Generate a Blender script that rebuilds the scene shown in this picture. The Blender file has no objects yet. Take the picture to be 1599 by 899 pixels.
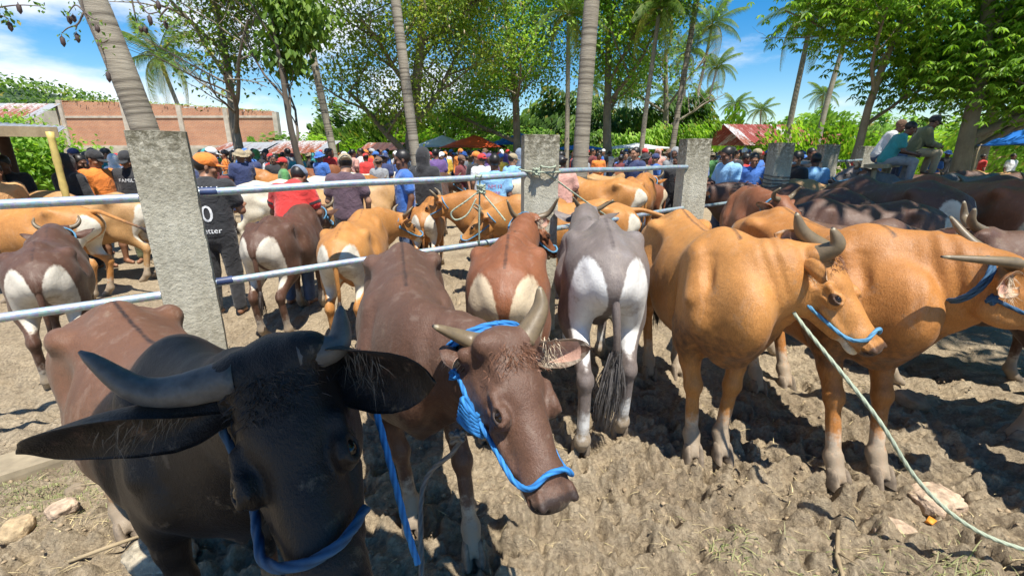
import bpy, math, random
import numpy as np
from mathutils import Vector, Matrix, Euler
random.seed(7); RNG = np.random.default_rng(7)
S = bpy.context.scene
R = math.radians
# ------------------------------------------------------------------ camera, light, exposure
cam = bpy.data.cameras.new('camera'); camo = bpy.data.objects.new('camera', cam)
S.collection.objects.link(camo); S.camera = camo
cam.sensor_width = 36; cam.lens = 16.21; cam.clip_start = .02; cam.clip_end = 3000
camo.location = (0, 0, 1.6); camo.rotation_euler = (R(90 - 16.6), 0, 0)
SUN_EL = 66; SUN_DIR = Vector((.43, -.9, 0)).normalized()          # direction towards the sun, on the ground
sun = bpy.data.lights.new('sun', 'SUN'); suno = bpy.data.objects.new('sun', sun); S.collection.objects.link(suno)
sun.energy = 5.0; sun.angle = R(.53); sun.color = (1, .95, .86)
sd = Vector((SUN_DIR.x * math.cos(R(SUN_EL)), SUN_DIR.y * math.cos(R(SUN_EL)), math.sin(R(SUN_EL))))
suno.rotation_euler = sd.to_track_quat('Z', 'Y').to_euler()
W = bpy.data.worlds.new('World'); S.world = W; W.use_nodes = True
nt = W.node_tree; N = nt.nodes; L = nt.links
for n in list(N): N.remove(n)
wo = N.new('ShaderNodeOutputWorld'); bg = N.new('ShaderNodeBackground'); bg.inputs[1].default_value = .085
sk = N.new('ShaderNodeTexSky'); sk.sky_type = 'NISHITA'; sk.sun_disc = False
sk.sun_elevation = R(SUN_EL); sk.sun_rotation = math.atan2(SUN_DIR.x, SUN_DIR.y)
sk.air_density = 1.0; sk.dust_density = .3; sk.ozone_density = 3
hs = N.new('ShaderNodeHueSaturation'); hs.inputs['Saturation'].default_value = 1.5; hs.inputs['Value'].default_value = 1.15
L.new(sk.outputs[0], hs.inputs['Color'])
tc = N.new('ShaderNodeTexCoord'); mp = N.new('ShaderNodeMapping'); mp.inputs['Scale'].default_value = (2.2, 2.2, 6.5)
mp.inputs['Location'].default_value = (.35, 0.2, .1)
L.new(tc.outputs['Generated'], mp.inputs[0])
cn = N.new('ShaderNodeTexNoise'); cn.inputs['Scale'].default_value = 1.5; cn.inputs['Detail'].default_value = 9; cn.inputs['Roughness'].default_value = .55
L.new(mp.outputs[0], cn.inputs['Vector'])
sx = N.new('ShaderNodeSeparateXYZ'); L.new(tc.outputs['Generated'], sx.inputs[0])
def wmath(op, a, b=None, v=None):
    m = N.new('ShaderNodeMath'); m.operation = op
    L.new(a, m.inputs[0])
    if b is not None: L.new(b, m.inputs[1])
    if v is not None: m.inputs[1].default_value = v
    return m.outputs[0]
# more cloud to the west (left of the view) and near the horizon, clear blue to the east
bias = wmath('MULTIPLY', sx.outputs[0], v=-.17)
hz = wmath('MULTIPLY', wmath('ABSOLUTE', sx.outputs[2]), v=-.22)
dens = wmath('ADD', wmath('ADD', cn.outputs[0], bias), hz)
cr = N.new('ShaderNodeValToRGB'); cr.color_ramp.elements[0].position = .47; cr.color_ramp.elements[1].position = .66
cr.color_ramp.interpolation = 'EASE'
L.new(dens, cr.inputs[0])
cc = N.new('ShaderNodeMixRGB'); cc.inputs[2].default_value = (8.2, 8.5, 9.0, 1)
L.new(wmath('MULTIPLY', cr.outputs[0], v=.9), cc.inputs[0]); L.new(hs.outputs[0], cc.inputs[1]); L.new(cc.outputs[0], bg.inputs[0]); L.new(bg.outputs[0], wo.inputs[0])
S.view_settings.view_transform = 'Standard'; S.view_settings.look = 'None'; S.view_settings.gamma = 1
S.view_settings.exposure = .72
S.cycles.max_bounces = 5; S.cycles.transparent_max_bounces = 8

# ------------------------------------------------------------------ small helpers
C = S.collection
def tag(o, label=None, cat=None, group=None, kind=None):
    if label: o['label'] = label
    if cat: o['category'] = cat
    if group: o['group'] = group
    if kind: o['kind'] = kind
    return o
def empty(name, loc=(0, 0, 0), rz=0, label=None, cat=None, group=None):
    o = bpy.data.objects.new(name, None); C.objects.link(o); o.location = loc; o.rotation_euler = (0, 0, rz)
    o.empty_display_size = .1
    return tag(o, label, cat, group)
def link(name, me, parent=None):
    o = bpy.data.objects.new(name, me); C.objects.link(o)
    if parent is not None: o.parent = parent
    return o
def mesh(name, V, F, mat=None, smooth=True, attr=None, fm=None, mats=None):
    """V (n,3) array, F list of arrays or (m,k) array; attr: (n,4) colours stored as 'coat'"""
    V = np.asarray(V, dtype=np.float32)
    me = bpy.data.meshes.new(name)
    Fs = F if isinstance(F, list) and len(F) and isinstance(F[0], np.ndarray) and F[0].ndim == 2 else None
    if Fs is None:
        Fa = np.asarray(F) if not isinstance(F, list) else None
        if Fa is not None: Fs = [Fa]
        else:
            by = {}
            for q in F: by.setdefault(len(q), []).append(q)
            Fs = [np.array(v) for v in by.values()]
    me.vertices.add(len(V)); me.vertices.foreach_set('co', V.ravel())
    tot = [f.shape[1] * len(f) for f in Fs]
    idx = np.concatenate([f.ravel() for f in Fs]).astype(np.int32)
    cnt = np.concatenate([np.full(len(f), f.shape[1]) for f in Fs]).astype(np.int32)
    st = np.concatenate([[0], np.cumsum(cnt)[:-1]]).astype(np.int32)
    me.loops.add(len(idx)); me.loops.foreach_set('vertex_index', idx)
    me.polygons.add(len(cnt)); me.polygons.foreach_set('loop_start', st)
    try: me.polygons.foreach_set('loop_total', cnt)
    except Exception: pass
    me.polygons.foreach_set('use_smooth', np.full(len(cnt), smooth, dtype=bool))
    if attr is not None:
        a = me.color_attributes.new('coat', 'FLOAT_COLOR', 'POINT'); a.data.foreach_set('color', np.asarray(attr, np.float32).ravel())
    for m in (mats or ([mat] if mat else [])): me.materials.append(m)
    if fm is not None: me.polygons.foreach_set('material_index', np.asarray(fm, np.int32))
    me.update(calc_edges=True); me.validate()
    return me
class MB:
    """collects simple pieces into one mesh"""
    def __init__(s): s.V = []; s.F = []; s.n = 0; s.A = []; s.M = []
    def add(s, V, F, a=(0, 0, 0, 0), m=0):
        V = np.asarray(V, float)
        s.V.append(V); s.F += [tuple(int(i) + s.n for i in q) for q in F]; s.n += len(V)
        s.A.append(np.tile(a, (len(V), 1)) if np.ndim(a) == 1 else a); s.M += [m] * len(F)
        return s
    def box(s, c, h, rz=0, taper=1, jit=0, a=(0, 0, 0, 0), m=0, M=None):
        P = np.array([[x, y, z] for z in (-1, 1) for y in (-1, 1) for x in (-1, 1)], float)
        P[4:, :2] *= taper
        P *= np.array(h)
        if jit: P += RNG.normal(0, jit, P.shape)
        if M is not None: P = P @ np.array(M.to_3x3()).T
        cz, sz = math.cos(rz), math.sin(rz)
        P = P @ np.array([[cz, sz, 0], [-sz, cz, 0], [0, 0, 1]]) + np.array(c)
        return s.add(P, [(0, 2, 3, 1), (4, 5, 7, 6), (0, 1, 5, 4), (2, 6, 7, 3), (0, 4, 6, 2), (1, 3, 7, 5)], a, m)
    def tube(s, pts, rad, n=8, cap=True, a=(0, 0, 0, 0), m=0, squash=1):
        pts = [Vector(p) for p in pts]
        if np.isscalar(rad): rad = [rad] * len(pts)
        V = []; F = []
        t0 = (pts[1] - pts[0]).normalized(); ref = Vector((0, 0, 1)) if abs(t0.z) < .9 else Vector((1, 0, 0))
        u = t0.cross(ref).normalized()
        for i, p in enumerate(pts):
            t = (pts[min(i + 1, len(pts) - 1)] - pts[max(i - 1, 0)]).normalized()
            u = (u - t * u.dot(t)).normalized(); v = t.cross(u)
            for k in range(n):
                an = 2 * math.pi * k / n
                V.append(p + (u * math.cos(an) + v * math.sin(an) * squash) * rad[i])
        for i in range(len(pts) - 1):
            for k in range(n):
                k2 = (k + 1) % n
                F.append((i * n + k, i * n + k2, (i + 1) * n + k2, (i + 1) * n + k))
        if cap: F.append(tuple(range(n - 1, -1, -1))); F.append(tuple((len(pts) - 1) * n + k for k in range(n)))
        return s.add([tuple(p) for p in V], F, a, m)
    def mesh(s, name, mat=None, smooth=True, mats=None):
        me = bpy.data.meshes.new(name); V = np.concatenate(s.V)
        me.from_pydata(V.tolist(), [], s.F)
        me.polygons.foreach_set('use_smooth', [smooth] * len(s.F))
        a = me.color_attributes.new('coat', 'FLOAT_COLOR', 'POINT'); a.data.foreach_set('color', np.concatenate(s.A).astype(np.float32).ravel())
        for m in (mats or ([mat] if mat else [])): me.materials.append(m)
        if any(s.M): me.polygons.foreach_set('material_index', s.M)
        me.update(); return me
    def build(s, name, mat=None, parent=None, smooth=True, mats=None): return link(name, s.mesh(name, mat, smooth, mats), parent)
def smooth_by_angle(me, deg=35):
    import bmesh
    b = bmesh.new(); b.from_mesh(me)
    for e in b.edges:
        if len(e.link_faces) == 2 and e.calc_face_angle(0) > R(deg): e.smooth = False
    b.to_mesh(me); b.free()

# value noise in numpy
_T = RNG.random((64, 64, 64)).astype(np.float32)
def vnoise(x, y, z=None):
    if z is None: z = np.zeros_like(x)
    xi, yi, zi = np.floor(x).astype(int), np.floor(y).astype(int), np.floor(z).astype(int)
    fx, fy, fz = x - xi, y - yi, z - zi
    fx = fx * fx * (3 - 2 * fx); fy = fy * fy * (3 - 2 * fy); fz = fz * fz * (3 - 2 * fz)
    o = 0
    for a in (0, 1):
        for b in (0, 1):
            for c in (0, 1):
                o = o + _T[(xi + a) & 63, (yi + b) & 63, (zi + c) & 63] * (fx if a else 1 - fx) * (fy if b else 1 - fy) * (fz if c else 1 - fz)
    return o
def fbm(x, y, z=None, o=4):
    s = 0; a = .5; f = 1
    for i in range(o):
        s = s + a * vnoise(x * f + 17.3 * i, y * f + 5.1 * i, None if z is None else z * f + 3.7 * i); a *= .5; f *= 2.03
    return s

# ------------------------------------------------------------------ materials
def newmat(name):
    m = bpy.data.materials.new(name); m.use_nodes = True
    n = m.node_tree.nodes; l = m.node_tree.links; b = n['Principled BSDF']
    return m, n, l, b
def nz(n, l, scale, detail=4, rough=.55, vec=None, dist=0):
    t = n.new('ShaderNodeTexNoise'); t.inputs['Scale'].default_value = scale; t.inputs['Detail'].default_value = detail
    t.inputs['Roughness'].default_value = rough; t.inputs['Distortion'].default_value = dist
    if vec is not None: l.new(vec, t.inputs['Vector'])
    return t
def ramp(n, l, src, stops):
    r = n.new('ShaderNodeValToRGB'); e = r.color_ramp.elements
    while len(e) < len(stops): e.new(.5)
    for k, (p, c) in zip(e, stops): k.position = p; k.color = (c[0], c[1], c[2], 1) if len(c) < 4 else c
    l.new(src, r.inputs[0]); return r
def mix(n, l, fac, a, b, mode='MIX'):
    x = n.new('ShaderNodeMixRGB'); x.blend_type = mode
    for s, v in ((0, fac), (1, a), (2, b)):
        if isinstance(v, (int, float)): x.inputs[s].default_value = v
        elif isinstance(v, tuple): x.inputs[s].default_value = v if len(v) == 4 else v + (1,)
        else: l.new(v, x.inputs[s])
    return x.outputs[0]
def bump(n, l, h, b, strength=.5, dist=.01, prev=None):
    x = n.new('ShaderNodeBump'); x.inputs['Strength'].default_value = strength; x.inputs['Distance'].default_value = dist
    l.new(h, x.inputs['Height'])
    if prev is not None: l.new(prev, x.inputs['Normal'])
    if b is not None: l.new(x.outputs[0], b.inputs['Normal'])
    return x.outputs[0]
def simple(name, col, rough=.7, var=.18, scale=12, bmp=.2, metal=0, bdist=.005, coords='Object', spec=.5):
    m, n, l, b = newmat(name); t = n.new('ShaderNodeTexCoord')
    q = nz(n, l, scale, 5, .6, t.outputs[coords])
    dk = tuple(c * (1 - var) for c in col[:3]); lt = tuple(min(1, c * (1 + var)) for c in col[:3])
    r = ramp(n, l, q.outputs[0], [(.3, dk), (.7, lt)]); l.new(r.outputs[0], b.inputs['Base Color'])
    b.inputs['Roughness'].default_value = rough; b.inputs['Metallic'].default_value = metal
    b.inputs['Specular IOR Level'].default_value = spec
    if bmp: bump(n, l, q.outputs[0], b, bmp, bdist)
    return m
def coat_mat(name, col, dark, white=(.70, .64, .52), rough=.47):
    """short-haired hide: base colour, dark points, white patches, dried mud; masks are stored per vertex"""
    m, n, l, b = newmat(name); tc = n.new('ShaderNodeTexCoord'); at = n.new('ShaderNodeAttribute'); at.attribute_name = 'coat'
    sp = n.new('ShaderNodeSeparateColor'); l.new(at.outputs['Color'], sp.inputs[0])
    big = nz(n, l, 2.6, 6, .68, tc.outputs['Object']); mid = nz(n, l, 22, 5, .65, tc.outputs['Object'])
    r = ramp(n, l, big.outputs[0], [(.28, (col[0] * .52, col[1] * .46, col[2] * .42)), (.45, (col[0] * .85, col[1] * .82, col[2] * .78)), (.58, col), (.74, (min(1, col[0] * 1.18 + .01), min(1, col[1] * 1.35 + .012), col[2] * 1.6 + .01))])
    c = mix(n, l, .22, r.outputs[0], ramp(n, l, mid.outputs[0], [(.3, tuple(k * .6 for k in col)), (.7, tuple(min(1, k * 1.25) for k in col))]).outputs[0])
    # fine hair streaks
    mp = n.new('ShaderNodeMapping'); mp.inputs['Scale'].default_value = (60, 60, 14); l.new(tc.outputs['Object'], mp.inputs[0])
    hair = nz(n, l, 4, 3, .7, mp.outputs[0])
    c = mix(n, l, .16, c, ramp(n, l, hair.outputs[0], [(.35, (0, 0, 0)), (.65, (1, .95, .85))]).outputs[0], 'OVERLAY')
    ed = nz(n, l, 28, 4, .7, tc.outputs['Object'])
    def soft(ch, amt=.45):
        m1 = n.new('ShaderNodeMath'); m1.operation = 'SUBTRACT'; l.new(ed.outputs[0], m1.inputs[0]); m1.inputs[1].default_value = .5
        m2 = n.new('ShaderNodeMath'); m2.operation = 'MULTIPLY_ADD'; l.new(m1.outputs[0], m2.inputs[0]); m2.inputs[1].default_value = amt; l.new(ch, m2.inputs[2])
        k = n.new('ShaderNodeMapRange'); k.interpolation_type = 'SMOOTHSTEP'; k.inputs[1].default_value = .25; k.inputs[2].default_value = .75; l.new(m2.outputs[0], k.inputs[0])
        return k.outputs[0]
    c = mix(n, l, soft(sp.outputs['Green'], .7), c, dark)
    wv = ramp(n, l, nz(n, l, 7, 8, .72, tc.outputs['Object'], .3).outputs[0], [(.30, (white[0] * .50, white[1] * .42, white[2] * .34)), (.46, tuple(k * .88 for k in white)), (.65, white)])
    c = mix(n, l, soft(sp.outputs['Red'], .85), c, wv.outputs[0])
    c = mix(n, l, soft(at.outputs['Alpha'], .5), c, (.62, .36, .27))
    # dried mud splashes
    mud = ramp(n, l, nz(n, l, 9, 8, .7, tc.outputs['Object']).outputs[0], [(.60, (0, 0, 0)), (.68, (1, 1, 1))])
    mm = n.new('ShaderNodeMath'); mm.operation = 'MULTIPLY'; l.new(mud.outputs[0], mm.inputs[0]); mm.inputs[1].default_value = .28
    ma = n.new('ShaderNodeMath'); ma.operation = 'MAXIMUM'; l.new(mm.outputs[0], ma.inputs[0]); l.new(soft(sp.outputs['Blue'], 1.1), ma.inputs[1])
    c = mix(n, l, ma.outputs[0], c, (.30, .235, .165))
    ms = n.new('ShaderNodeMapping'); ms.inputs['Scale'].default_value = (16, 16, 3.5); l.new(tc.outputs['Object'], ms.inputs[0]); du = ramp(n, l, nz(n, l, 1, 6, .7, ms.outputs[0], .5).outputs[0], [(.55, (0, 0, 0)), (.75, (1, 1, 1))])
    ig = n.new('ShaderNodeInvert'); l.new(sp.outputs['Green'], ig.inputs['Color'])
    c = mix(n, l, mix(n, l, 1, mix(n, l, 1, du.outputs[0], (.5, .5, .5), 'MULTIPLY'), ig.outputs[0], 'MULTIPLY'), c, tuple(min(.6, k * .6 + .20 - .03 * j) for j, k in enumerate(col)))
    l.new(c, b.inputs['Base Color'])
    b.inputs['Roughness'].default_value = rough; b.inputs['Specular IOR Level'].default_value = .36
    b.inputs['Sheen Weight'].default_value = .04; b.inputs['Sheen Roughness'].default_value = .4
    b1 = bump(n, l, hair.outputs[0], None, .55, .004)
    b2 = bump(n, l, mid.outputs[0], None, .35, .010, b1)
    l.new(b2, b.inputs['Normal'])
    return m
# ------------------------------------------------------------------ blended volumes turned into one continuous skin
class Vol:
    def __init__(s, xs, ys, zs):
        s.c = [np.asarray(a, np.float32) for a in (xs, ys, zs)]
        s.F = np.full([len(a) for a in s.c], .5, np.float32)
    def _sub(s, lo, hi):
        ix = []
        for a, l, h in zip(s.c, lo, hi):
            ix.append(slice(max(0, np.searchsorted(a, l) - 1), min(len(a), np.searchsorted(a, h) + 1)))
        g = np.meshgrid(*[a[i] for a, i in zip(s.c, ix)], indexing='ij', sparse=True)
        return tuple(ix), g
    def _mix(s, ix, d, k, sub):
        f = s.F[ix]
        if f.size == 0: return
        if sub:
            d = -d; h = np.clip(.5 - .5 * (f - d) / k, 0, 1); s.F[ix] = f * (1 - h) + d * h + k * h * (1 - h)
        else:
            h = np.clip(.5 + .5 * (f - d) / k, 0, 1); s.F[ix] = f * (1 - h) + d * h - k * h * (1 - h)
    def cap(s, a, b, ra, rb=None, k=.03, lat=None, sub=False):
        """tapered capsule; with lat (a unit vector) radii are pairs (across, along) giving an oval section"""
        rb = ra if rb is None else rb
        a = np.asarray(a, float); b = np.asarray(b, float); ba = b - a; L2 = max(ba @ ba, 1e-9)
        R_ = max(np.max(ra), np.max(rb)) + k + .04
        ix, (x, y, z) = s._sub(np.minimum(a, b) - R_, np.maximum(a, b) + R_)
        px, py, pz = x - a[0], y - a[1], z - a[2]
        t = np.clip((px * ba[0] + py * ba[1] + pz * ba[2]) / L2, 0, 1)
        dx, dy, dz = px - t * ba[0], py - t * ba[1], pz - t * ba[2]
        if lat is None:
            d = np.sqrt(dx * dx + dy * dy + dz * dz) - (ra + (rb - ra) * t)
        else:
            la = dx * lat[0] + dy * lat[1] + dz * lat[2]; rest = np.maximum(dx * dx + dy * dy + dz * dz - la * la, 0)
            r1 = ra[0] + (rb[0] - ra[0]) * t; r2 = ra[1] + (rb[1] - ra[1]) * t
            q = np.sqrt((la / r1) ** 2 + rest / (r2 * r2)); g = np.sqrt((la / r1 ** 2) ** 2 + rest / r2 ** 4) + 1e-6
            d = q * (q - 1) / g
            d = np.where(q < .2, -np.minimum(r1, r2), d)
        s._mix(ix, d.astype(np.float32), k, sub); return s
    def ell(s, c, r, ax=None, k=.03, sub=False):
        """ellipsoid, ax = three unit vectors"""
        ax = np.eye(3) if ax is None else np.asarray(ax, float); c = np.asarray(c, float); m = max(r) + k + .03
        ix, (x, y, z) = s._sub(c - m, c + m); p = [x - c[0], y - c[1], z - c[2]]
        q = 0; g = 0
        for v, rr in zip(ax, r):
            t = p[0] * v[0] + p[1] * v[1] + p[2] * v[2]; q = q + (t / rr) ** 2; g = g + (t / rr ** 2) ** 2
        q = np.sqrt(q); d = q * (q - 1) / (np.sqrt(g) + 1e-6); d = np.where(q < .2, -min(r), d)
        s._mix(ix, d.astype(np.float32), k, sub); return s
    def skin(s):
        F = s.F; nx, ny, nz_ = F.shape; X, Y, Z = s.c
        ins = F < 0
        c = [ins[i:nx - 1 + i, j:ny - 1 + j, k:nz_ - 1 + k] for i in (0, 1) for j in (0, 1) for k in (0, 1)]
        cnt = sum(a.astype(np.int8) for a in c); act = (cnt > 0) & (cnt < 8)
        I, J, K = np.nonzero(act); n = len(I)
        vid = np.full(act.shape, -1, np.int64); vid[I, J, K] = np.arange(n)
        acc = np.zeros((n, 3)); w = np.zeros(n)
        cor = [(i, j, k) for i in (0, 1) for j in (0, 1) for k in (0, 1)]
        val = {q: F[I + q[0], J + q[1], K + q[2]] for q in cor}
        pos = lambda q: np.stack([X[I + q[0]], Y[J + q[1]], Z[K + q[2]]], 1)
        for q in cor:
            for ax in range(3):
                if q[ax] == 0:
                    p = list(q); p[ax] = 1; p = tuple(p); a, b = val[q], val[p]; m = (a < 0) != (b < 0)
                    t = np.where(m, a / np.where(m, a - b, 1), 0); P0, P1 = pos(q), pos(p)
                    acc += np.where(m[:, None], P0 + (P1 - P0) * t[:, None], 0); w += m
        V = acc / w[:, None]
        Q = []
        for ax in range(3):
            sl0 = [slice(1, -1)] * 3; sl0[ax] = slice(0, -1); a = ins[tuple(sl0)]
            sl1 = [slice(1, -1)] * 3; sl1[ax] = slice(1, None); b = ins[tuple(sl1)]
            for flip, m in ((False, a & ~b), (True, ~a & b)):
                e = np.stack(np.nonzero(m), 1)
                off = np.ones(3, int); off[ax] = 0; e = e + off
                o1, o2 = [i for i in range(3) if i != ax]
                def g(d1, d2):
                    q = e.copy(); q[:, o1] += d1; q[:, o2] += d2; return vid[q[:, 0], q[:, 1], q[:, 2]]
                qd = np.stack([g(-1, -1), g(0, -1), g(0, 0), g(-1, 0)], 1)
                if flip != (ax == 1): qd = qd[:, ::-1]
                Q.append(qd)
        Q = np.concatenate(Q); Q = Q[(Q >= 0).all(1)]
        return V, Q
def axis_coords(lo, hi, coarse, fine=None, fl=None, fh=None):
    out = [lo]
    while out[-1] < hi:
        p = out[-1]
        out.append(p + (fine if fine and fl - coarse < p < fh else coarse))
    return np.array(out)
def unit(v): v = np.asarray(v, float); return v / (np.linalg.norm(v) + 1e-9)

# ------------------------------------------------------------------ cattle
def smoothstep(a, b, x): t = np.clip((x - a) / (b - a), 0, 1); return t * t * (3 - 2 * t)
def leaf_ear(base, d, n, Ln=.20, Wd=.060, res=1.0, curl=1.0):
    """cupped ear as one closed sheet: d = direction of growth, n = direction it opens to"""
    d = unit(d); n = unit(n - np.dot(n, d) * d); a = np.cross(d, n)
    nu, nv = int(16 * res), int(12 * res); V = []; A = []; F = []
    for side in (0, 1):
        for i in range(nu + 1):
            t = i / nu; w = Wd * float(np.interp(t, [0, .08, .2, .35, .55, .72, .84, .93, .98, 1], [.52, .58, .76, .94, 1, .93, .80, .60, .40, .12]))
            cup = curl * (1.7 * (1 - t) ** 1.8 + .62); r = w / (math.sin(cup) if cup < math.pi / 2 else 1)
            for j in range(nv + 1):
                v = -1 + 2 * j / nv; ph = v * cup; rr = r + (.0055 * (1 - .6 * abs(v)) if side else 0)
                wob = .0035 * math.sin(t * 8 + v * 2) - .002 * math.cos(v * 9) * (1 - t)
                V.append(base + d * (Ln * t * (1 - .05 * v * v * t)) + a * (rr * math.sin(ph) + Ln * .05 * math.sin(t * 3.1)) + n * (r - rr * math.cos(ph) + wob - Ln * .10 * t * t))
                A.append((0, .5 if (t > .86 or abs(v) > .86) else .05, 0, 0) if side else (.45 * (abs(v) > .3), .5 if (abs(v) > .86 or t > .93) else 0, 0, .62 if abs(v) < .75 and t < .85 else 0))
    m = (nu + 1) * (nv + 1)
    for i in range(nu):
        for j in range(nv):
            q = [i * (nv + 1) + j, i * (nv + 1) + j + 1, (i + 1) * (nv + 1) + j + 1, (i + 1) * (nv + 1) + j]
            F.append(q); F.append([m + k for k in q[::-1]])
    for i in range(nu):
        for j in (0, nv):
            a0, a1 = i * (nv + 1) + j, (i + 1) * (nv + 1) + j; F.append([a0, a1, m + a1, m + a0] if j else [a1, a0, m + a0, m + a1])
    for j in range(nv):
        a0 = nu * (nv + 1) + j; F.append([a0, a0 + 1, m + a0 + 1, m + a0])
    return np.array(V), F, np.array(A)
def forelock(H, n=500, seed=3, mat='tuft_red', parent=None):
    r = np.random.default_rng(seed); mb = MB()
    for i in range(n):
        a, b_ = r.uniform(-.03, .10), r.normal(0, .036); c = .026 - 3.2 * (a - .03) ** 2 - 2.5 * b_ * b_
        p = H(a, b_, c); dr = unit(H.f * r.uniform(.2, 1) + H.l * (b_ * 8 + r.normal(0, .5)) + H.u * r.uniform(.1, .45)); L_ = r.uniform(.014, .034); w = unit(np.cross(dr, r.normal(0, 1, 3))) * .0011
        q = p + dr * L_ * .5 + H.u * .003; e = p + dr * L_ - H.u * .003; mb.add([p - w, p + w, q + w * .7, q - w * .7, e], [(0, 1, 2, 3), (3, 2, 4)])
    o = mb.build('forelock', M[mat], parent); o['kind'] = 'stuff'; return o
def bez(pts, n):
    """Catmull-Rom through the points"""
    P = [np.asarray(p, float) for p in pts]; P = [2 * P[0] - P[1]] + P + [2 * P[-1] - P[-2]]; o = []
    for i in range(1, len(P) - 2):
        for k in range(n):
            t = k / n; a, b, c, d = P[i - 1:i + 3]
            o.append(.5 * (2 * b + (c - a) * t + (2 * a - 5 * b + 4 * c - d) * t * t + (3 * b - a - 3 * c + d) * t ** 3))
    o.append(P[-2]); return o
class HeadFrame:
    def __init__(s, poll, nose, roll=0):
        s.P = np.asarray(poll, float); v = np.asarray(nose, float) - s.P; s.s = np.linalg.norm(v) / .46; s.f = unit(v)
        u = np.array([0, 0, 1.]); 
        if abs(s.f[2]) > .97: u = np.array([1., 0, 0])
        u = unit(u - u @ s.f * s.f); l = np.cross(u, s.f); c, r = math.cos(roll), math.sin(roll)
        s.u = u * c + l * r; s.l = np.cross(s.u, s.f)
    def __call__(s, a, b, c): return s.P + s.s * (s.f * a + s.l * b + s.u * c)
DEF_LEGS = {'hl': (-.56, .13), 'hr': (-.56, -.13), 'fl': (.40, .13), 'fr': (.40, -.13)}
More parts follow.
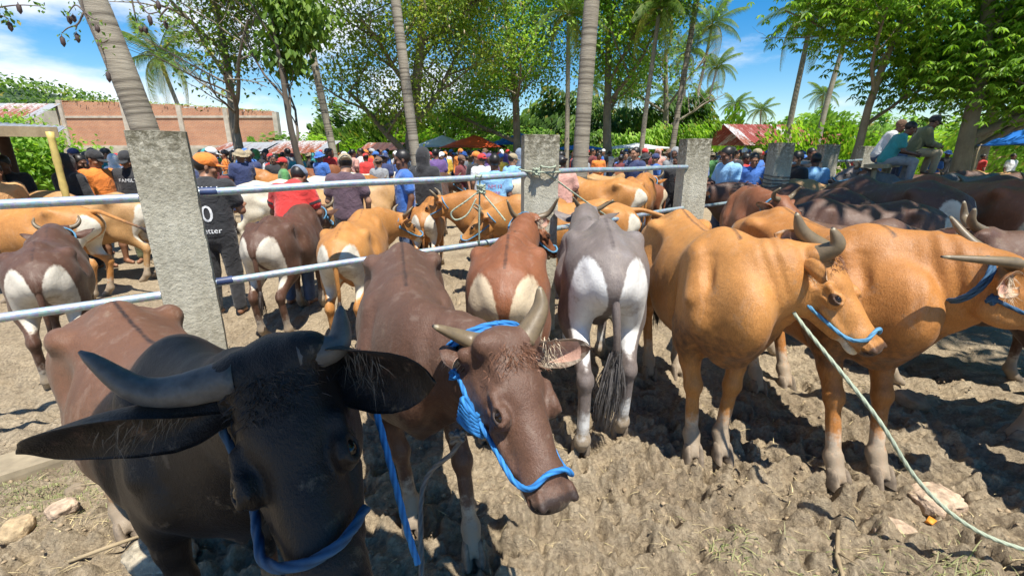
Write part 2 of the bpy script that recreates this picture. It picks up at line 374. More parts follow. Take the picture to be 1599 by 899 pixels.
def cow_skin(poll=(1.02, 0, 1.14), nose=(1.38, 0, .88), roll=0, legs=None, neck=None, tail=None, girth=1.0, res=.016, hres=None, belly=0, ears=None, ear_res=1.0, head_dark=0, chest_dark=.55, fall=0, claws=False, fold=.6, leg_white=.55, hollow=1.0):
    lg = dict(DEF_LEGS); lg.update(legs or {}); H = HeadFrame(poll, nose, roll); hs_ = H.s
    lo = np.array([-.92, -.48, -.05]); hi = np.array([.75, .48, 1.34])
    for p in (H(0, .16, .1), H(.5, .1, .05), H(0, -.16, .1), H(.5, -.1, -.2), H(-.06, 0, .12), H(.1, 0, -.2)): lo = np.minimum(lo, p - .08); hi = np.maximum(hi, p + .08)
    for q in lg.values(): lo[:2] = np.minimum(lo[:2], np.array(q[:2]) - .12); hi[:2] = np.maximum(hi[:2], np.array(q[:2]) + .12)
    if hres:
        hp = np.array([H(a, b, c) for a in (-.08, .48) for b in (-.13, .13) for c in (-.2, .07)]); f0, f1 = hp.min(0), hp.max(0)
        vol = Vol(*[axis_coords(lo[i], hi[i], res, hres, f0[i], f1[i]) for i in range(3)])
    else: vol = Vol(*[axis_coords(lo[i], hi[i], res) for i in range(3)])
    Y = np.array([0, 1., 0]); g = girth
    T = [(-.66, .93, .13, .14), (-.50, .93, .215 * g, .215), (-.30, .90, .235 * g, .265), (-.04, .825 - belly / 2, .262 * g, .30 + belly / 2), (.20, .82 - belly / 3, .235 * g, .30 + belly / 3), (.40, .85, .175, .285), (.55, .86, .13, .23)]
    for p, q in zip(T[:-1], T[1:]): vol.cap((p[0], 0, p[1]), (q[0], 0, q[1]), (p[2], p[3]), (q[2], q[3]), .06, Y)
    vol.cap((-.65, 0, 1.070), (-.36, 0, 1.15), .045, .045, .08); vol.cap((-.36, 0, 1.15), (.15, 0, 1.075), .035, .04, .09); vol.cap((.15, 0, 1.075), (.42, 0, 1.12), .045, .055, .10)
    for sd_ in (1, -1):
        vol.ell((-.38, .185 * sd_ * g, 1.10), (.07, .045, .05), k=.07); vol.ell((-.66, .085 * sd_, 1.02), (.05, .045, .06), k=.06)
        if hollow > 0: vol.ell((-.25, .275 * sd_ * g, .99), (.10, .075 * hollow, .09), k=.08, sub=True); vol.cap((.245, .235 * sd_ * g, 1.04), (.27, .255 * sd_ * g, .76), .030 * hollow + .004, .028, k=.05, sub=True)
        vol.cap((.38, .145 * sd_, 1.06), (.50, .15 * sd_, .80), (.045, .075), (.055, .09), .05, Y); vol.cap((.36, .125 * sd_, 1.10), (.49, .185 * sd_, .90), .028, .034, .035); vol.cap((.475, .12 * sd_, 1.10), (.575, .155 * sd_, .90), .026, .022, .035, sub=True); vol.ell((.54, .165 * sd_, .80), (.05, .038, .05), k=.03)      # shoulder blade
        vol.ell((.555, .09 * sd_, .80), (.07, .065, .12), k=.06)                                     # breast
    # legs
    for nm, q in lg.items():
        sd_ = 1 if nm[1] == 'l' else -1; x, y = q[0], q[1]; lift = q[2] if len(q) > 2 else 0
        if nm[0] == 'h':
            dx = x + .56
            hip = np.array([-.48, .115 * sd_, .93]); st = np.array([-.40 + dx * .2, .155 * sd_, .70]); hk = np.array([-.66 + dx * .75, y * .6 + .05 * sd_, .46]); ft = np.array([x - .03, y, .11 + lift]); hf = np.array([x + .02, y, .04 + lift])
            vol.cap(hip, st, (.105, .185), (.09, .14), .05, Y); vol.cap(np.array([-.60, .10 * sd_, .88]), st + (-.07, 0, -.03), (.085, .11), (.07, .11), .05, Y)
            vol.cap(st, (st + hk) / 2 + (.01, 0, 0), (.075, .115), (.052, .07), .05, Y); vol.cap((st + hk) / 2, hk, (.05, .067), (.038, .048), .03, Y)
            vol.cap(hk + (-.02, 0, .06), hk, .022, .03, .03); vol.ell(hk, (.047, .040, .055), k=.02)
            vol.cap(hk, ft, (.034, .043), (.032, .037), .02, Y)
        else:
            dx = x - .40
            sh = np.array([.44, .125 * sd_, .86]); el = np.array([.36 + dx * .2, .145 * sd_, .67]); kn = np.array([.395 + dx * .6, y * .7 + .045 * sd_, .40]); ft = np.array([x - .01, y, .11 + lift]); hf = np.array([x + .035, y, .04 + lift])
            vol.cap(sh, el, (.075, .14), (.06, .10), .05, Y); vol.cap(el, (el + kn) / 2, (.058, .08), (.048, .056), .04, Y); vol.cap((el + kn) / 2, kn, (.046, .054), (.042, .043), .03, Y)
            vol.ell(kn + (.008, 0, 0), (.043, .046, .055), k=.02); vol.cap(kn, ft, (.034, .036), (.032, .034), .02, Y)
        vol.ell(ft, (.042, .042, .042), k=.02); vol.cap(ft, hf, .038, .042, .02)
        for e in (1, -1): vol.cap(hf + (-.01, .018 * e, .015), hf + (.035, .024 * e, -.016), .031 if not claws else .022, .027 if not claws else .016, .008)
        for e in (1, -1): vol.ell(ft + (-.035, .016 * e, -.012), (.012, .011, .015), k=.008)
    vol.ell((-.22, 0, .60 - belly), (.10, .05, .05), k=.06)
    # neck
    nk = neck or [((.40, 0, .98), .155, .27), ((.60, 0, 1.02), .118, .215)]
    pts = [(np.array(p, float), a, b) for p, a, b in nk]; pe = H(.03, 0, -.085)
    last = pts[-1][0]; pts.append(((last + pe) / 2 + (0, 0, -.01), .092, .165)); pts.append((pe, .078 * hs_, .112 * hs_))
    for i in range(len(pts) - 1):
        (p, a, b), (q, c, d) = pts[i], pts[i + 1]; dirv = unit(q - p); lat = np.cross([0, 0, 1.], dirv)
        if i == len(pts) - 2: lat = unit(lat) + H.l
        lat = unit(lat); vol.cap(p, q, (a, b), (c, d), .06, lat)
    nm_ = pts[-2][0]; dw = np.array([0, 0, -1.])
    vol.cap((.56, 0, .66), nm_ + dw * .17, (.030, .10), (.022, .05), .05, unit(np.cross(dw, unit(nm_ - (.5, 0, .6)))))
    vol.cap(nm_ + dw * .15, H(.08, 0, -.17), (.025, .05), (.03, .04), .05, H.l)
    # head
    s = hs_; hk_ = .02 * s
    def hc(a, b, ra, rb, k=.025):
        if np.ndim(ra): vol.cap(H(*a), H(*b), (ra[0] * s, ra[1] * s), (rb[0] * s, rb[1] * s), k * s, H.l)
        else: vol.cap(H(*a), H(*b), ra * s, rb * s, k * s)
    def he(c, r, k=.02, sub=False): vol.ell(H(*c), [q * s for q in r], (H.f, H.l, H.u), k * s, sub)
    hc((.0, 0, -.07), (.13, 0, -.068), (.088, .078), (.098, .074)); hc((-.005, -.06, -.014), (-.005, .06, -.014), .040, .040, .035)
    he((.075, 0, -.012), (.095, .070, .026), .03)
    hc((.13, 0, -.068), (.25, 0, -.078), (.094, .070), (.066, .064)); hc((.25, 0, -.078), (.37, 0, -.074), (.062, .062), (.060, .052))
    hc((.12, .018, -.020), (.355, .014, -.042), .024, .020, .03); hc((.12, -.018, -.020), (.355, -.014, -.042), .024, .020, .03)
    hc((.06, .052, -.195), (.32, .026, -.145), .042, .023, .03); hc((.06, -.052, -.195), (.32, -.026, -.145), .042, .023, .03); hc((.14, 0, -.150), (.35, 0, -.125), .034, .028)
    hc((.365, 0, -.072), (.405, 0, -.068), (.066, .050), (.068, .043), .02); he((.425, 0, -.062), (.034, .068, .042), .015); he((.385, 0, -.128), (.046, .048, .020), .012)
    for e in (1, -1):
        he((.10, .074 * e, -.150), (.098, .032, .088), .035); hc((.135, .090 * e, -.022), (.188, .090 * e, -.024), .013, .012, .02)
        he((.250, .086 * e, -.050), (.040, .010, .022), .02, True); he((.07, .108 * e, -.050), (.04, .012, .02), .02, True)
        he((.194, .080 * e, -.038), (.038, .024, .034), .012)
        he((.196, .114 * e, -.014), (.025, .024, .022), .004, True)
        ec = np.array([.196, .0865 * e, -.0275]); en_ = np.array([0, .78 * e, .62]); et = np.array([0, -.62 * e, .78]); rg = [ec + en_ * (.0155 - .003 * abs(math.cos(a_))) + np.array([.025, 0, 0]) * math.cos(a_) + et * .0135 * math.sin(a_) for a_ in [k * math.pi / 5 for k in range(11)]]
        for k in range(10): hc(tuple(rg[k]), tuple(rg[k + 1]), .0062 if k < 5 else .0052, .0062 if k < 5 else .0052, .004)
        hc((.165, .100 * e, -.062), (.215, .094 * e, -.064), .005, .005, .010); hc((.180, .082 * e, -.004), (.212, .076 * e, -.006), .005, .005, .008)
        hc((.215, .078 * e, -.098), (.33, .058 * e, -.100), .018, .013, .02)
        he((.437, .042 * e, -.052), (.020, .015, .0125), .006, True); he((.425, .060 * e, -.066), (.018, .010, .0065), .006, True); hc((.408, .050 * e, -.036), (.440, .052 * e, -.036), .010, .011, .010)
        hc((-.005, .06 * e, -.006), (-.005, .080 * e, -.002), .036, .030, .02)
        hc((-.010, .08 * e, -.075), (-.012, .108 * e, -.075), .036, .026, .03)
    if hres:
        he((.385, 0, -.1065), (.10, .095, .0042), .005, True)
    V, Q = vol.skin()
    V[:, 2] -= fall * smoothstep(-.42, .12, V[:, 0]) * (1 - smoothstep(.50, .85, V[:, 0])) * np.clip((V[:, 2] - .6) / .5, 0, 1)
    # tail joined to the rump
    parts_V = [V]; parts_F = [Q]
    # masks
    x, y, z = V.T; E1 = np.zeros((len(V), 4)); hv = (V - H.P); ha, hb, hc_ = hv @ H.f / s, hv @ H.l / s, hv @ H.u / s
    head = (ha > -.08) & (np.abs(hb) < .2) & (hc_ > -.25) & (ha < .5)
    rump = 1 - (((np.abs(y) - .112) / .093) ** 2 + ((z - .80) / .27) ** 2); rm = np.clip(rump * 2.5 + .3, 0, 1) * (x < -.47)
    sock = np.clip((.36 - z) * 6, 0, 1) * (~head)
    E1[:, 0] = np.clip(rm + sock * leg_white, 0, 1)
    stripe = np.clip(1.1 - np.abs(y) / .02, 0, 1) * (z > 1.1) * (x < .5) * (~head) * .62
    muz = np.clip((ha - .405) * 30, 0, 1) * head * (hc_ > -.098)
    E1[:, 1] = np.clip(stripe + muz + (z < .40) * (z > .30) * .0, 0, 1)
    E1[:, 1] = np.maximum(E1[:, 1], .42 * head * smoothstep(.33, .40, ha))
    eyem = head * (np.abs(hb) > .07) * (1 - smoothstep(.6, 1.3, ((ha - .191) / .030) ** 2 + ((hc_ + .030) / .024) ** 2))
    E1[:, 1] = np.maximum(E1[:, 1], .85 * eyem)
    lip = head * (ha > .30) * (hc_ < -.097) * np.clip((ha - .30) * 14, 0, 1)
    E1[:, 0] = np.maximum(E1[:, 0], lip * .75)
    E1[:, 2] = np.clip((.22 - z) * 5 + .25, 0, .95) * (z < .3) * (~head) + .30 * np.clip((.62 - z) * 3, 0, 1) * (z > .3) * (~head)
    chest = (V[:, 0] > .25) * smoothstep(.92, .70, V[:, 2]) * smoothstep(.42, .60, V[:, 2]) * (~head); E1[:, 1] = np.maximum(E1[:, 1], chest * chest_dark)
    hoof = (z < .062) * (~head); E1[:, 1] = np.maximum(E1[:, 1], hoof * .45); E1[:, 0] *= 1 - hoof; E1[:, 2] = np.where(hoof, .8, E1[:, 2])
    if head_dark: E1[:, 1] = np.maximum(E1[:, 1], head_dark * smoothstep(-.05, .45, V[:, 0] + .25 * (1 - V[:, 2])) * (V[:, 2] > .3))
    # folds of skin across the neck
    if hres or res < .02:
        a0, a1 = pts[0][0], pts[-1][0]; tt = ((V - a0) @ (a1 - a0)) / ((a1 - a0) @ (a1 - a0)); wgt = np.clip((tt - .42) * 5, 0, 1) * np.clip((1 - tt) * 5, 0, 1) * (~head | (ha < 0)) * (V[:, 2] > .55) * (V[:, 0] > .3)
        Nn = np.zeros_like(V); e1 = V[Q[:, 1]] - V[Q[:, 0]]; e2 = V[Q[:, 3]] - V[Q[:, 0]]; fn = np.cross(e1, e2)
        for k in range(4): np.add.at(Nn, Q[:, k], fn)
        Nn /= np.linalg.norm(Nn, axis=1)[:, None] + 1e-9
        ph = tt * 22 + 6 * vnoise(V[:, 0] * 4, V[:, 1] * 4, V[:, 2] * 3) + (V[:, 2] - 1) * 4
        V = V + Nn * (.020 * (fbm(V[:, 0] * 3.3 + 4, V[:, 1] * 3.3, V[:, 2] * 3.3, 2) - .38) * (~head) * (V[:, 2] > .5))[:, None]
        V = V + Nn * (fold * wgt * .0035 * np.sin(ph * 2.2) * smoothstep(.38, .6, vnoise(V[:, 0] * 7 + 3, V[:, 1] * 4, V[:, 2] * 4)) + .004 * (fbm(V[:, 0] * 9, V[:, 1] * 9, V[:, 2] * 9, 3) - .45))[:, None]
        rib = np.clip(1 - np.abs((V[:, 0] + .02) / .22), 0, 1) * np.clip(1 - np.abs((V[:, 2] - .88) / .22), 0, 1)
        V = V + Nn * (rib * .0012 * np.sin(V[:, 0] * 75 + V[:, 2] * 12))[:, None]
        parts_V = [V]
    Vs = [V]; Fq = [Q]; As = [E1]; n = len(V)
    def addp(v, f, a):
        nonlocal n
        Vs.append(np.asarray(v)); Fq.append(np.asarray([q for q in f if len(q) == 4]) + n); As.append(a); n += len(v)
    # ears
    er = ears or {}
    for e, key in ((1, 'l'), (-1, 'r')):
        q = er.get(key, {}); base = H(-.012, .112 * e, -.075)
        d = q.get('d'); d = H.l * e * .9 - H.f * .12 + H.u * .02 if d is None else np.asarray(d, float)
        nn = q.get('n'); nn = H.f * .75 - H.u * .55 + H.l * e * .1 if nn is None else np.asarray(nn, float)
        v, f, a = leaf_ear(base, d, nn, q.get('L', .185) * s, q.get('W', .060) * s, ear_res, q.get('curl', 1)); a[:, 1] = np.maximum(a[:, 1], head_dark * .9); a[:, [0, 3]] *= 1 - .6 * head_dark; addp(v, f, a)
    # tail
    tp = tail or [(-.68, 0, 1.05), (-.755, 0, .95), (-.765, 0, .80), (-.755, 0, .62), (-.75, .01, .50)]
    mb = MB(); P = bez(tp, 5); rr = np.interp(np.linspace(0, 1, len(P)), [0, .15, 1], [.036, .027, .013])
    mb.tube([tuple(p) for p in P], list(rr), 10, False); tv = np.concatenate(mb.V); ta = np.zeros((len(tv), 4)); ta[:, 1] = np.interp(np.repeat(np.linspace(0, 1, len(P)), 10), [0, .6, 1], [.2, .3, .8])
    addp(tv, mb.F, ta)
    eyes = [H(.196, .0865 * e, -.0275) for e in (1, -1)]
    return dict(V=np.concatenate(Vs), F=np.concatenate(Fq), A=np.concatenate(As), H=H, eyes=eyes, tail=P, pts=pts, lg=lg)

M = {}
M['coat_orange'] = coat_mat('coat_orange', (.48, .218, .062), (.085, .045, .025))
M['coat_ginger'] = coat_mat('coat_ginger', (.42, .178, .048), (.075, .04, .022))
M['coat_russet'] = coat_mat('coat_russet', (.235, .088, .040), (.05, .025, .016), (.66, .53, .36))
M['coat_brown'] = coat_mat('coat_brown', (.118, .062, .042), (.035, .022, .018), (.62, .54, .42))
M['coat_umber'] = coat_mat('coat_umber', (.105, .052, .034), (.028, .018, .015), (.66, .60, .50))
M['coat_grey'] = coat_mat('coat_grey', (.185, .155, .145), (.07, .055, .05), (.78, .77, .74))
M['coat_tan'] = coat_mat('coat_tan', (.46, .27, .115), (.10, .06, .04))
M['coat_cream'] = coat_mat('coat_cream', (.66, .60, .48), (.22, .17, .12))
M['coat_black'] = coat_mat('coat_black', (.035, .026, .024), (.02, .016, .015))
M['tuft_red'] = simple('forelock_hair', (.17, .075, .04), .6, .4, 60, 0)
M['hoof'] = simple('muddy_hoof', (.20, .155, .11), .85, .45, 25, .6)
M['tuft'] = simple('tuft_hair', (.035, .026, .022), .6, .4, 60, .3)
M['tuft_grey'] = simple('tuft_hair_grey', (.11, .10, .095), .6, .4, 60, .3)
M['ear_hair_dark'] = simple('ear_hair_dark', (.16, .13, .10), .7, .3, 60, 0)
M['ear_hair'] = simple('ear_hair', (.62, .52, .38), .7, .3, 60, 0)
def horn_mat():
    m, n, l, b = newmat('horn'); tc = n.new('ShaderNodeTexCoord'); at = n.new('ShaderNodeAttribute'); at.attribute_name = 'coat'
    sp = n.new('ShaderNodeSeparateColor'); l.new(at.outputs['Color'], sp.inputs[0])
    r = ramp(n, l, sp.outputs['Red'], [(0, (.20, .155, .10)), (.25, (.34, .29, .19)), (.7, (.29, .26, .20)), (.9, (.09, .085, .075)), (1, (.03, .028, .028))])
    q = nz(n, l, 35, 6, .7, tc.outputs['Object']); c = mix(n, l, .5, r.outputs[0], ramp(n, l, q.outputs[0], [(.3, (.12, .10, .075)), (.7, (.45, .40, .30))]).outputs[0], 'OVERLAY')
    l.new(c, b.inputs['Base Color']); b.inputs['Roughness'].default_value = .45; bump(n, l, q.outputs[0], b, .4, .003); return m
M['horn'] = horn_mat()
M['horn_dark'] = simple('horn_dark', (.095, .092, .088), .5, .4, 30, .5)
m, n, l, b = newmat('eye_wet'); b.inputs['Base Color'].default_value = (.012, .008, .006, 1); b.inputs['Roughness'].default_value = .06; M['eye'] = m
def rope_mat(name, col, col2, tw=90):
    m, n, l, b = newmat(name); at = n.new('ShaderNodeAttribute'); at.attribute_name = 'coat'
    sp = n.new('ShaderNodeSeparateColor'); l.new(at.outputs['Color'], sp.inputs[0]); tc = n.new('ShaderNodeTexCoord'); q = nz(n, l, 60, 3, .6, tc.outputs['Object'])
    c = mix(n, l, sp.outputs['Red'], col2, col); c = mix(n, l, .3, c, ramp(n, l, q.outputs[0], [(.3, tuple(k * .4 for k in col)), (.7, col)]).outputs[0])
    l.new(c, b.inputs['Base Color']); b.inputs['Roughness'].default_value = .75; b.inputs['Specular IOR Level'].default_value = .25; bump(n, l, q.outputs[0], b, .5, .003); return m
M['rope_blue'] = rope_mat('rope_blue', (.045, .25, .62), (.015, .09, .28))
M['rope_teal'] = rope_mat('rope_faded_blue', (.12, .32, .50), (.06, .14, .24))
M['rope_green'] = rope_mat('rope_green_grey', (.42, .47, .36), (.22, .26, .18))
M['rope_navy'] = rope_mat('rope_navy', (.05, .12, .22), (.02, .05, .10))
M['rope_grey'] = rope_mat('rope_grey', (.22, .20, .17), (.10, .09, .08))
def rope(mb, pts, r=.007, step=.006, seg=8, strands=3, closed=False):
    """laid rope: a lobed section that turns along its length"""
    C_ = [Vector(p) for p in bez(pts, seg)]
    out = [C_[0]]
    for p in C_[1:]:
        d = (p - out[-1]).length; k = max(1, int(d / step))
        a = out[-1].copy()
        for i in range(1, k + 1): out.append(a.lerp(p, i / k))
    n = strands * 4; V = []; A = []; F = []; t0 = (out[1] - out[0]).normalized(); u = t0.orthogonal().normalized(); s_ = 0
    for i, p in enumerate(out):
        t = (out[min(i + 1, len(out) - 1)] - out[max(i - 1, 0)]).normalized(); u = (u - t * u.dot(t)).normalized(); v = t.cross(u)
        if i: s_ += (p - out[i - 1]).length
        tw = s_ / (r * 5.5) * 2 * math.pi / 1.0
        for k in range(n):
            an = 2 * math.pi * k / n; lobe = abs(math.cos((an * strands) / 2)); rr = r * (.78 + .26 * lobe)
            V.append(p + (u * math.cos(an + tw / strands) + v * math.sin(an + tw / strands)) * rr); A.append((lobe, 0, 0, 0))
    for i in range(len(out) - 1):
        for k in range(n):
            k2 = (k + 1) % n; F.append((i * n + k, i * n + k2, (i + 1) * n + k2, (i + 1) * n + k))
    F.append(tuple(range(n - 1, -1, -1))); F.append(tuple((len(out) - 1) * n + k for k in range(n)))
    mb.add([tuple(v) for v in V], F, np.array(A)); return mb
def horn_mesh(pts, r0=.034, seg=6, sides=14, flat=.9, tip=.004):
    mb = MB(); P = bez(pts, seg); T_ = np.linspace(0, 1, len(P)); Pd = []; rr = []
    for t in T_:
        rr.append(r0 * (1 + .10 * max(0, 1 - t * 12)) * (1 - t) ** .62 * (1 + .035 * math.sin(t * 52) * max(0, 1 - 1.8 * t)) + tip)
    mb.tube([tuple(p) for p in P], rr, sides, True, squash=flat)
    mb.A[0][:, 0] = np.repeat(T_, sides); return mb
def tuft_mesh(P, n=70, L_=.26, w=.004, spread=.028, seed=1):
    r = np.random.default_rng(seed); end = np.asarray(P[-1]); d0 = unit(np.asarray(P[-1]) - np.asarray(P[-3])); mb = MB()
    mb.tube([tuple(end - d0 * .07), tuple(end), tuple(end + d0 * L_ * .35), tuple(end + d0 * L_ * .8)], [.014, .024, .028, .004], 8)
    for i in range(n):
        b = end + d0 * r.uniform(-.09, .06) + r.normal(0, .011, 3); q = r.normal(0, 1, 3) * spread; q[2] *= .3
        side = unit(np.cross(d0, r.normal(0, 1, 3))) * w * r.uniform(.7, 1.6); V = []; ll = L_ * r.uniform(.6, 1.1)
        for k in range(5):
            t = k / 4; c = b + d0 * ll * t * .9 + np.array([0, 0, -1]) * ll * t * t * .1 + q * math.sin(t * 2.2) ** 1 * 1.0
            V += [c - side * (1.05 - t), c + side * (1.05 - t)]
        mb.add(V, [(2 * k, 2 * k + 1, 2 * k + 3, 2 * k + 2) for k in range(4)])
    return mb
def ball(mb, c, r, n=10, sc=(1, 1, 1), a=(0, 0, 0, 0), m=0):
    V = []; F = []
    for i in range(n + 1):
        th = math.pi * i / n
        for k in range(n * 2):
            ph = math.pi * k / n; V.append((c[0] + r * sc[0] * math.sin(th) * math.cos(ph), c[1] + r * sc[1] * math.sin(th) * math.sin(ph), c[2] + r * sc[2] * math.cos(th)))
    w = n * 2
    for i in range(n):
        for k in range(w): F.append((i * w + k, (i + 1) * w + k, (i + 1) * w + (k + 1) % w, i * w + (k + 1) % w))
    return mb.add(V, F, a, m)
def hoof_meshes(lg, root):
    for nm, q in lg.items():
        x = q[0] + (.02 if nm[0] == 'h' else .035); y = q[1]; mb = MB()
        for e in (1, -1):
            V = []; F = []; n = 12
            for z, rx, ry, ox in ((.078, .026, .012, -.004), (.060, .036, .021, 0), (.030, .046, .025, .008), (-.012, .054, .027, .016)):
                for k in range(n): a = 2 * math.pi * k / n; c = math.cos(a); V.append((x + ox + rx * c * (1.18 if c > 0 else .9), y + .0265 * e + ry * math.sin(a) * (1 - .35 * max(0, c)) + .006 * e * max(0, c), z))
            for j in range(3):
                for k in range(n): F.append((j * n + k, (j + 1) * n + k, (j + 1) * n + (k + 1) % n, j * n + (k + 1) % n))
            F.append(tuple(range(n))); mb.add(V, F)
        mb.build('hoof', M['hoof'], root)
def halter_paths(H, z_off=0):
    """loops that follow the head: behind the ears and over the poll, down the cheeks, round the muzzle"""
    def ring(a, l, u0, u1, n=16, ph=0): return [H(a + ph * math.cos(2 * math.pi * k / n), l * math.sin(2 * math.pi * k / n), (u0 + u1) / 2 + (u1 - u0) / 2 * math.cos(2 * math.pi * k / n)) for k in range(n + 1)]
    crown = ring(-.055, .128, -.245, -.022, 20, -.008)
    nose_ = [H(.02 + .0, -.112, -.15), H(.12, -.108, -.14), H(.24, -.088, -.12), H(.35, -.080, -.085), H(.385, -.066, -.035), H(.372, -.035, -.006), H(.368, 0, -.002), H(.372, .035, -.006), H(.385, .066, -.035), H(.35, .080, -.085), H(.24, .088, -.12), H(.12, .108, -.14), H(.02, .112, -.15)]
    return crown, nose_
def halter_mesh(H, r=.0075, step=.007, double=True):
    mb = MB(); c, n = halter_paths(H); rope(mb, c, r, step, 3)
    if double: rope(mb, [np.asarray(p) - H.f * .0145 * H.s for p in c], r, step, 3)
    rope(mb, n, r, step, 3)
    for e in (-1,): rope(mb, [H(.01 + .012 * math.sin(k * 1.9), .118 * e + .014 * math.cos(k * 2.3) * e, -.155 + .016 * math.sin(k * 2.9)) for k in range(14)], r, step, 3)
    return mb
def to_world(G, M4):
    m = np.array(M4); return G @ m[:3, :3].T + m[:3, 3]
def make_cow(label, group, coat, loc, rz, horns=None, horn_r=.033, horn_mat_='horn', halter=None, tuft='tuft', scale=1.0, tuft_n=70, tuft_L=.26, detail=True, name='cow', earhair=True, G=None, **kw):
    """a cow: the Empty at its feet, the body (head, ears, legs and tail in one skin), horns, eyes, tail tuft, halter"""
    G = G or cow_skin(**kw); H = G['H']
    root = empty(name, loc, rz, label, 'cow', group); root.scale = (scale,) * 3
    me = mesh('cow_body', G['V'], G['F'], M[coat], True, G['A']); link('body', me, root)
    hz_ = horns or {}
    for e, key in ((1, 'l'), (-1, 'r')):
        if hz_.get(key) is False: continue
        pts = hz_.get(key) or [(0, .10, .004), (-.03, .19, .03), (-.05, .235, .12), (-.03, .235, .20)]
        pts = [H(p[0], abs(p[1]) * e if key not in hz_ else p[1], p[2]) for p in pts]
        horn_mesh(pts, horn_r * H.s).build('horn', M[horn_mat_], root)
    for p in G['eyes']:
        mb = MB(); ball(mb, p, (.0200) * H.s, 8); mb.build('eye', M['eye'], root)
    tuft_mesh(G['tail'], tuft_n, tuft_L).build('tail_tuft', M[tuft], root)
    if halter: halter_mesh(H, double=True).build('halter', M[halter], root)
    if earhair:
        for e, key in ((1, 'l'), (-1, 'r')):
            q = (kw.get('ears') or {}).get(key, {}); base = H(-.012, .112 * e, -.075)
            d = unit(q['d']) if 'd' in q else unit(H.l * e * .9 - H.f * .12); nn = q.get('n'); nn = H.f * .75 - H.u * .55 if nn is None else np.asarray(nn, float); nn = unit(nn - nn @ d * d); a = np.cross(d, nn); mb = MB(); r = np.random.default_rng(5)
            for i in range(90):
                t = r.uniform(.15, .6); sg = r.choice([-1, 1]); b = base + d * .185 * H.s * t + a * sg * r.uniform(.1, .8) * .05 * H.s + nn * .012 * H.s
                dr = unit(d * .35 + a * (-sg) * .25 + nn * r.uniform(.2, .5) + np.array([0, 0, -.5]) + r.normal(0, .12, 3)); ll = r.uniform(.03, .065); w = unit(np.cross(dr, r.normal(0, 1, 3))) * .0009
                mb.add([b - w, b + w, b + dr * ll * .5 + w * .7, b + dr * ll * .5 - w * .7, b + dr * ll + (0, 0, -.006)], [(0, 1, 2, 3), (3, 2, 4)])
            mb.build('ear_hair', M['ear_hair'], root)
    root['_H'] = 0; del root['_H']
    return root, G
# ------------------------------------------------------------------ ground: one sheet, churned and trodden mud near the cattle
def smoothstep(a, b, x): t = np.clip((x - a) / (b - a), 0, 1); return t * t * (3 - 2 * t)
def ground_h(x, y):
    """height of the mud at x, y"""
    w = 1 - smoothstep(8, 20, np.abs(y)) * .8
    h = .05 * (fbm(x * .5 + 3, y * .5 + 9, o=3) - .45) * w
    near = 1 - smoothstep(6, 9, np.hypot(x, y - 2))
    clod = fbm(x * 9, y * 9, o=4); ridg = 1 - np.abs(2 * vnoise(x * 5.3 + 7, y * 5.3) - 1)
    hoof = vnoise(x * 12.5 + 40, y * 12.5 + 3)
    rough = .55 + .9 * smoothstep(.35, .62, fbm(x * .9 + 11, y * .9 + 4, o=2))
    wx = x + .06 * vnoise(x * 4, y * 4); wy = y + .06 * vnoise(x * 4 + 9, y * 4 + 5); bil = np.abs(2 * vnoise(wx * 11, wy * 11) - 1); bil2 = np.abs(2 * vnoise(wx * 24 + 5, wy * 24) - 1)
    h = h + near * rough * (.075 * (clod - .47) + .044 * (bil - .4) + .022 * (bil2 - .4) - .036 * smoothstep(.60, .78, hoof) + .008 * smoothstep(.5, .54, vnoise(x * 22, y * 22)))
    h = h + near * (.3 + 1.2 * smoothstep(.40, .60, fbm(x * 3.1 + 2, y * 3.1, o=2))) * (.011 * (fbm(x * 30, y * 30, o=3) - .45) + .006 * (np.abs(2 * vnoise(wx * 41, wy * 41) - 1) - .5))
    # trodden smooth strip and bank of the kerb at the far left
    k = smoothstep(-1.35, -1.75, x + .25 * (y - 2)) * (1 - smoothstep(2.1, 2.35, y - .12 * (x + 2))) * smoothstep(1.9, 1.75, y * 0 + 1.0)
    return h
def grid_axis(a0, a1, fine, segs):
    out = [0.]
    p = 0.; st = fine
    while p < a1:
        st = fine if p < segs else st * 1.09
        p += st; out.append(p)
    neg = []; p = 0; st = fine
    while p > a0:
        st = fine if -p < segs else st * 1.09
        p -= st; neg.append(p)
    return np.array(neg[::-1] + out)
gx = grid_axis(-900, 900, .0098, 2.5); gy = grid_axis(-900, 1200, .0098, 1.15) + 2.0
gy = gy
X, Y = np.meshgrid(gx, gy, indexing='ij'); Z = ground_h(X, Y)
def hoof_prints(n):
    r = np.random.default_rng(21)
    for i in range(n):
        cx, cy = r.uniform(-2.6, 4.0), .9 + 4.6 * r.random() ** 1.3; a = r.uniform(0, 6.28); dp = r.uniform(.018, .048); sc = r.uniform(.8, 1.25); i0, i1 = np.searchsorted(gx, [cx - .13, cx + .13]); j0, j1 = np.searchsorted(gy, [cy - .13, cy + .13])
        lx = (X[i0:i1, j0:j1] - cx) / sc; ly = (Y[i0:i1, j0:j1] - cy) / sc; u = lx * math.cos(a) + ly * math.sin(a); v = -lx * math.sin(a) + ly * math.cos(a)
        d = np.minimum(np.hypot(u / .060, (v - .026) / .026), np.hypot(u / .060, (v + .026) / .026)); Z[i0:i1, j0:j1] += -dp * smoothstep(1.25, .65, d) + dp * .42 * np.exp(-((np.hypot(u / .078, v / .070) - 1) / .22) ** 2) * (.4 + vnoise(lx * 30 + i, ly * 30))
hoof_prints(620)
V = np.stack([X.ravel(), Y.ravel(), Z.ravel()], 1); nx_, ny_ = X.shape
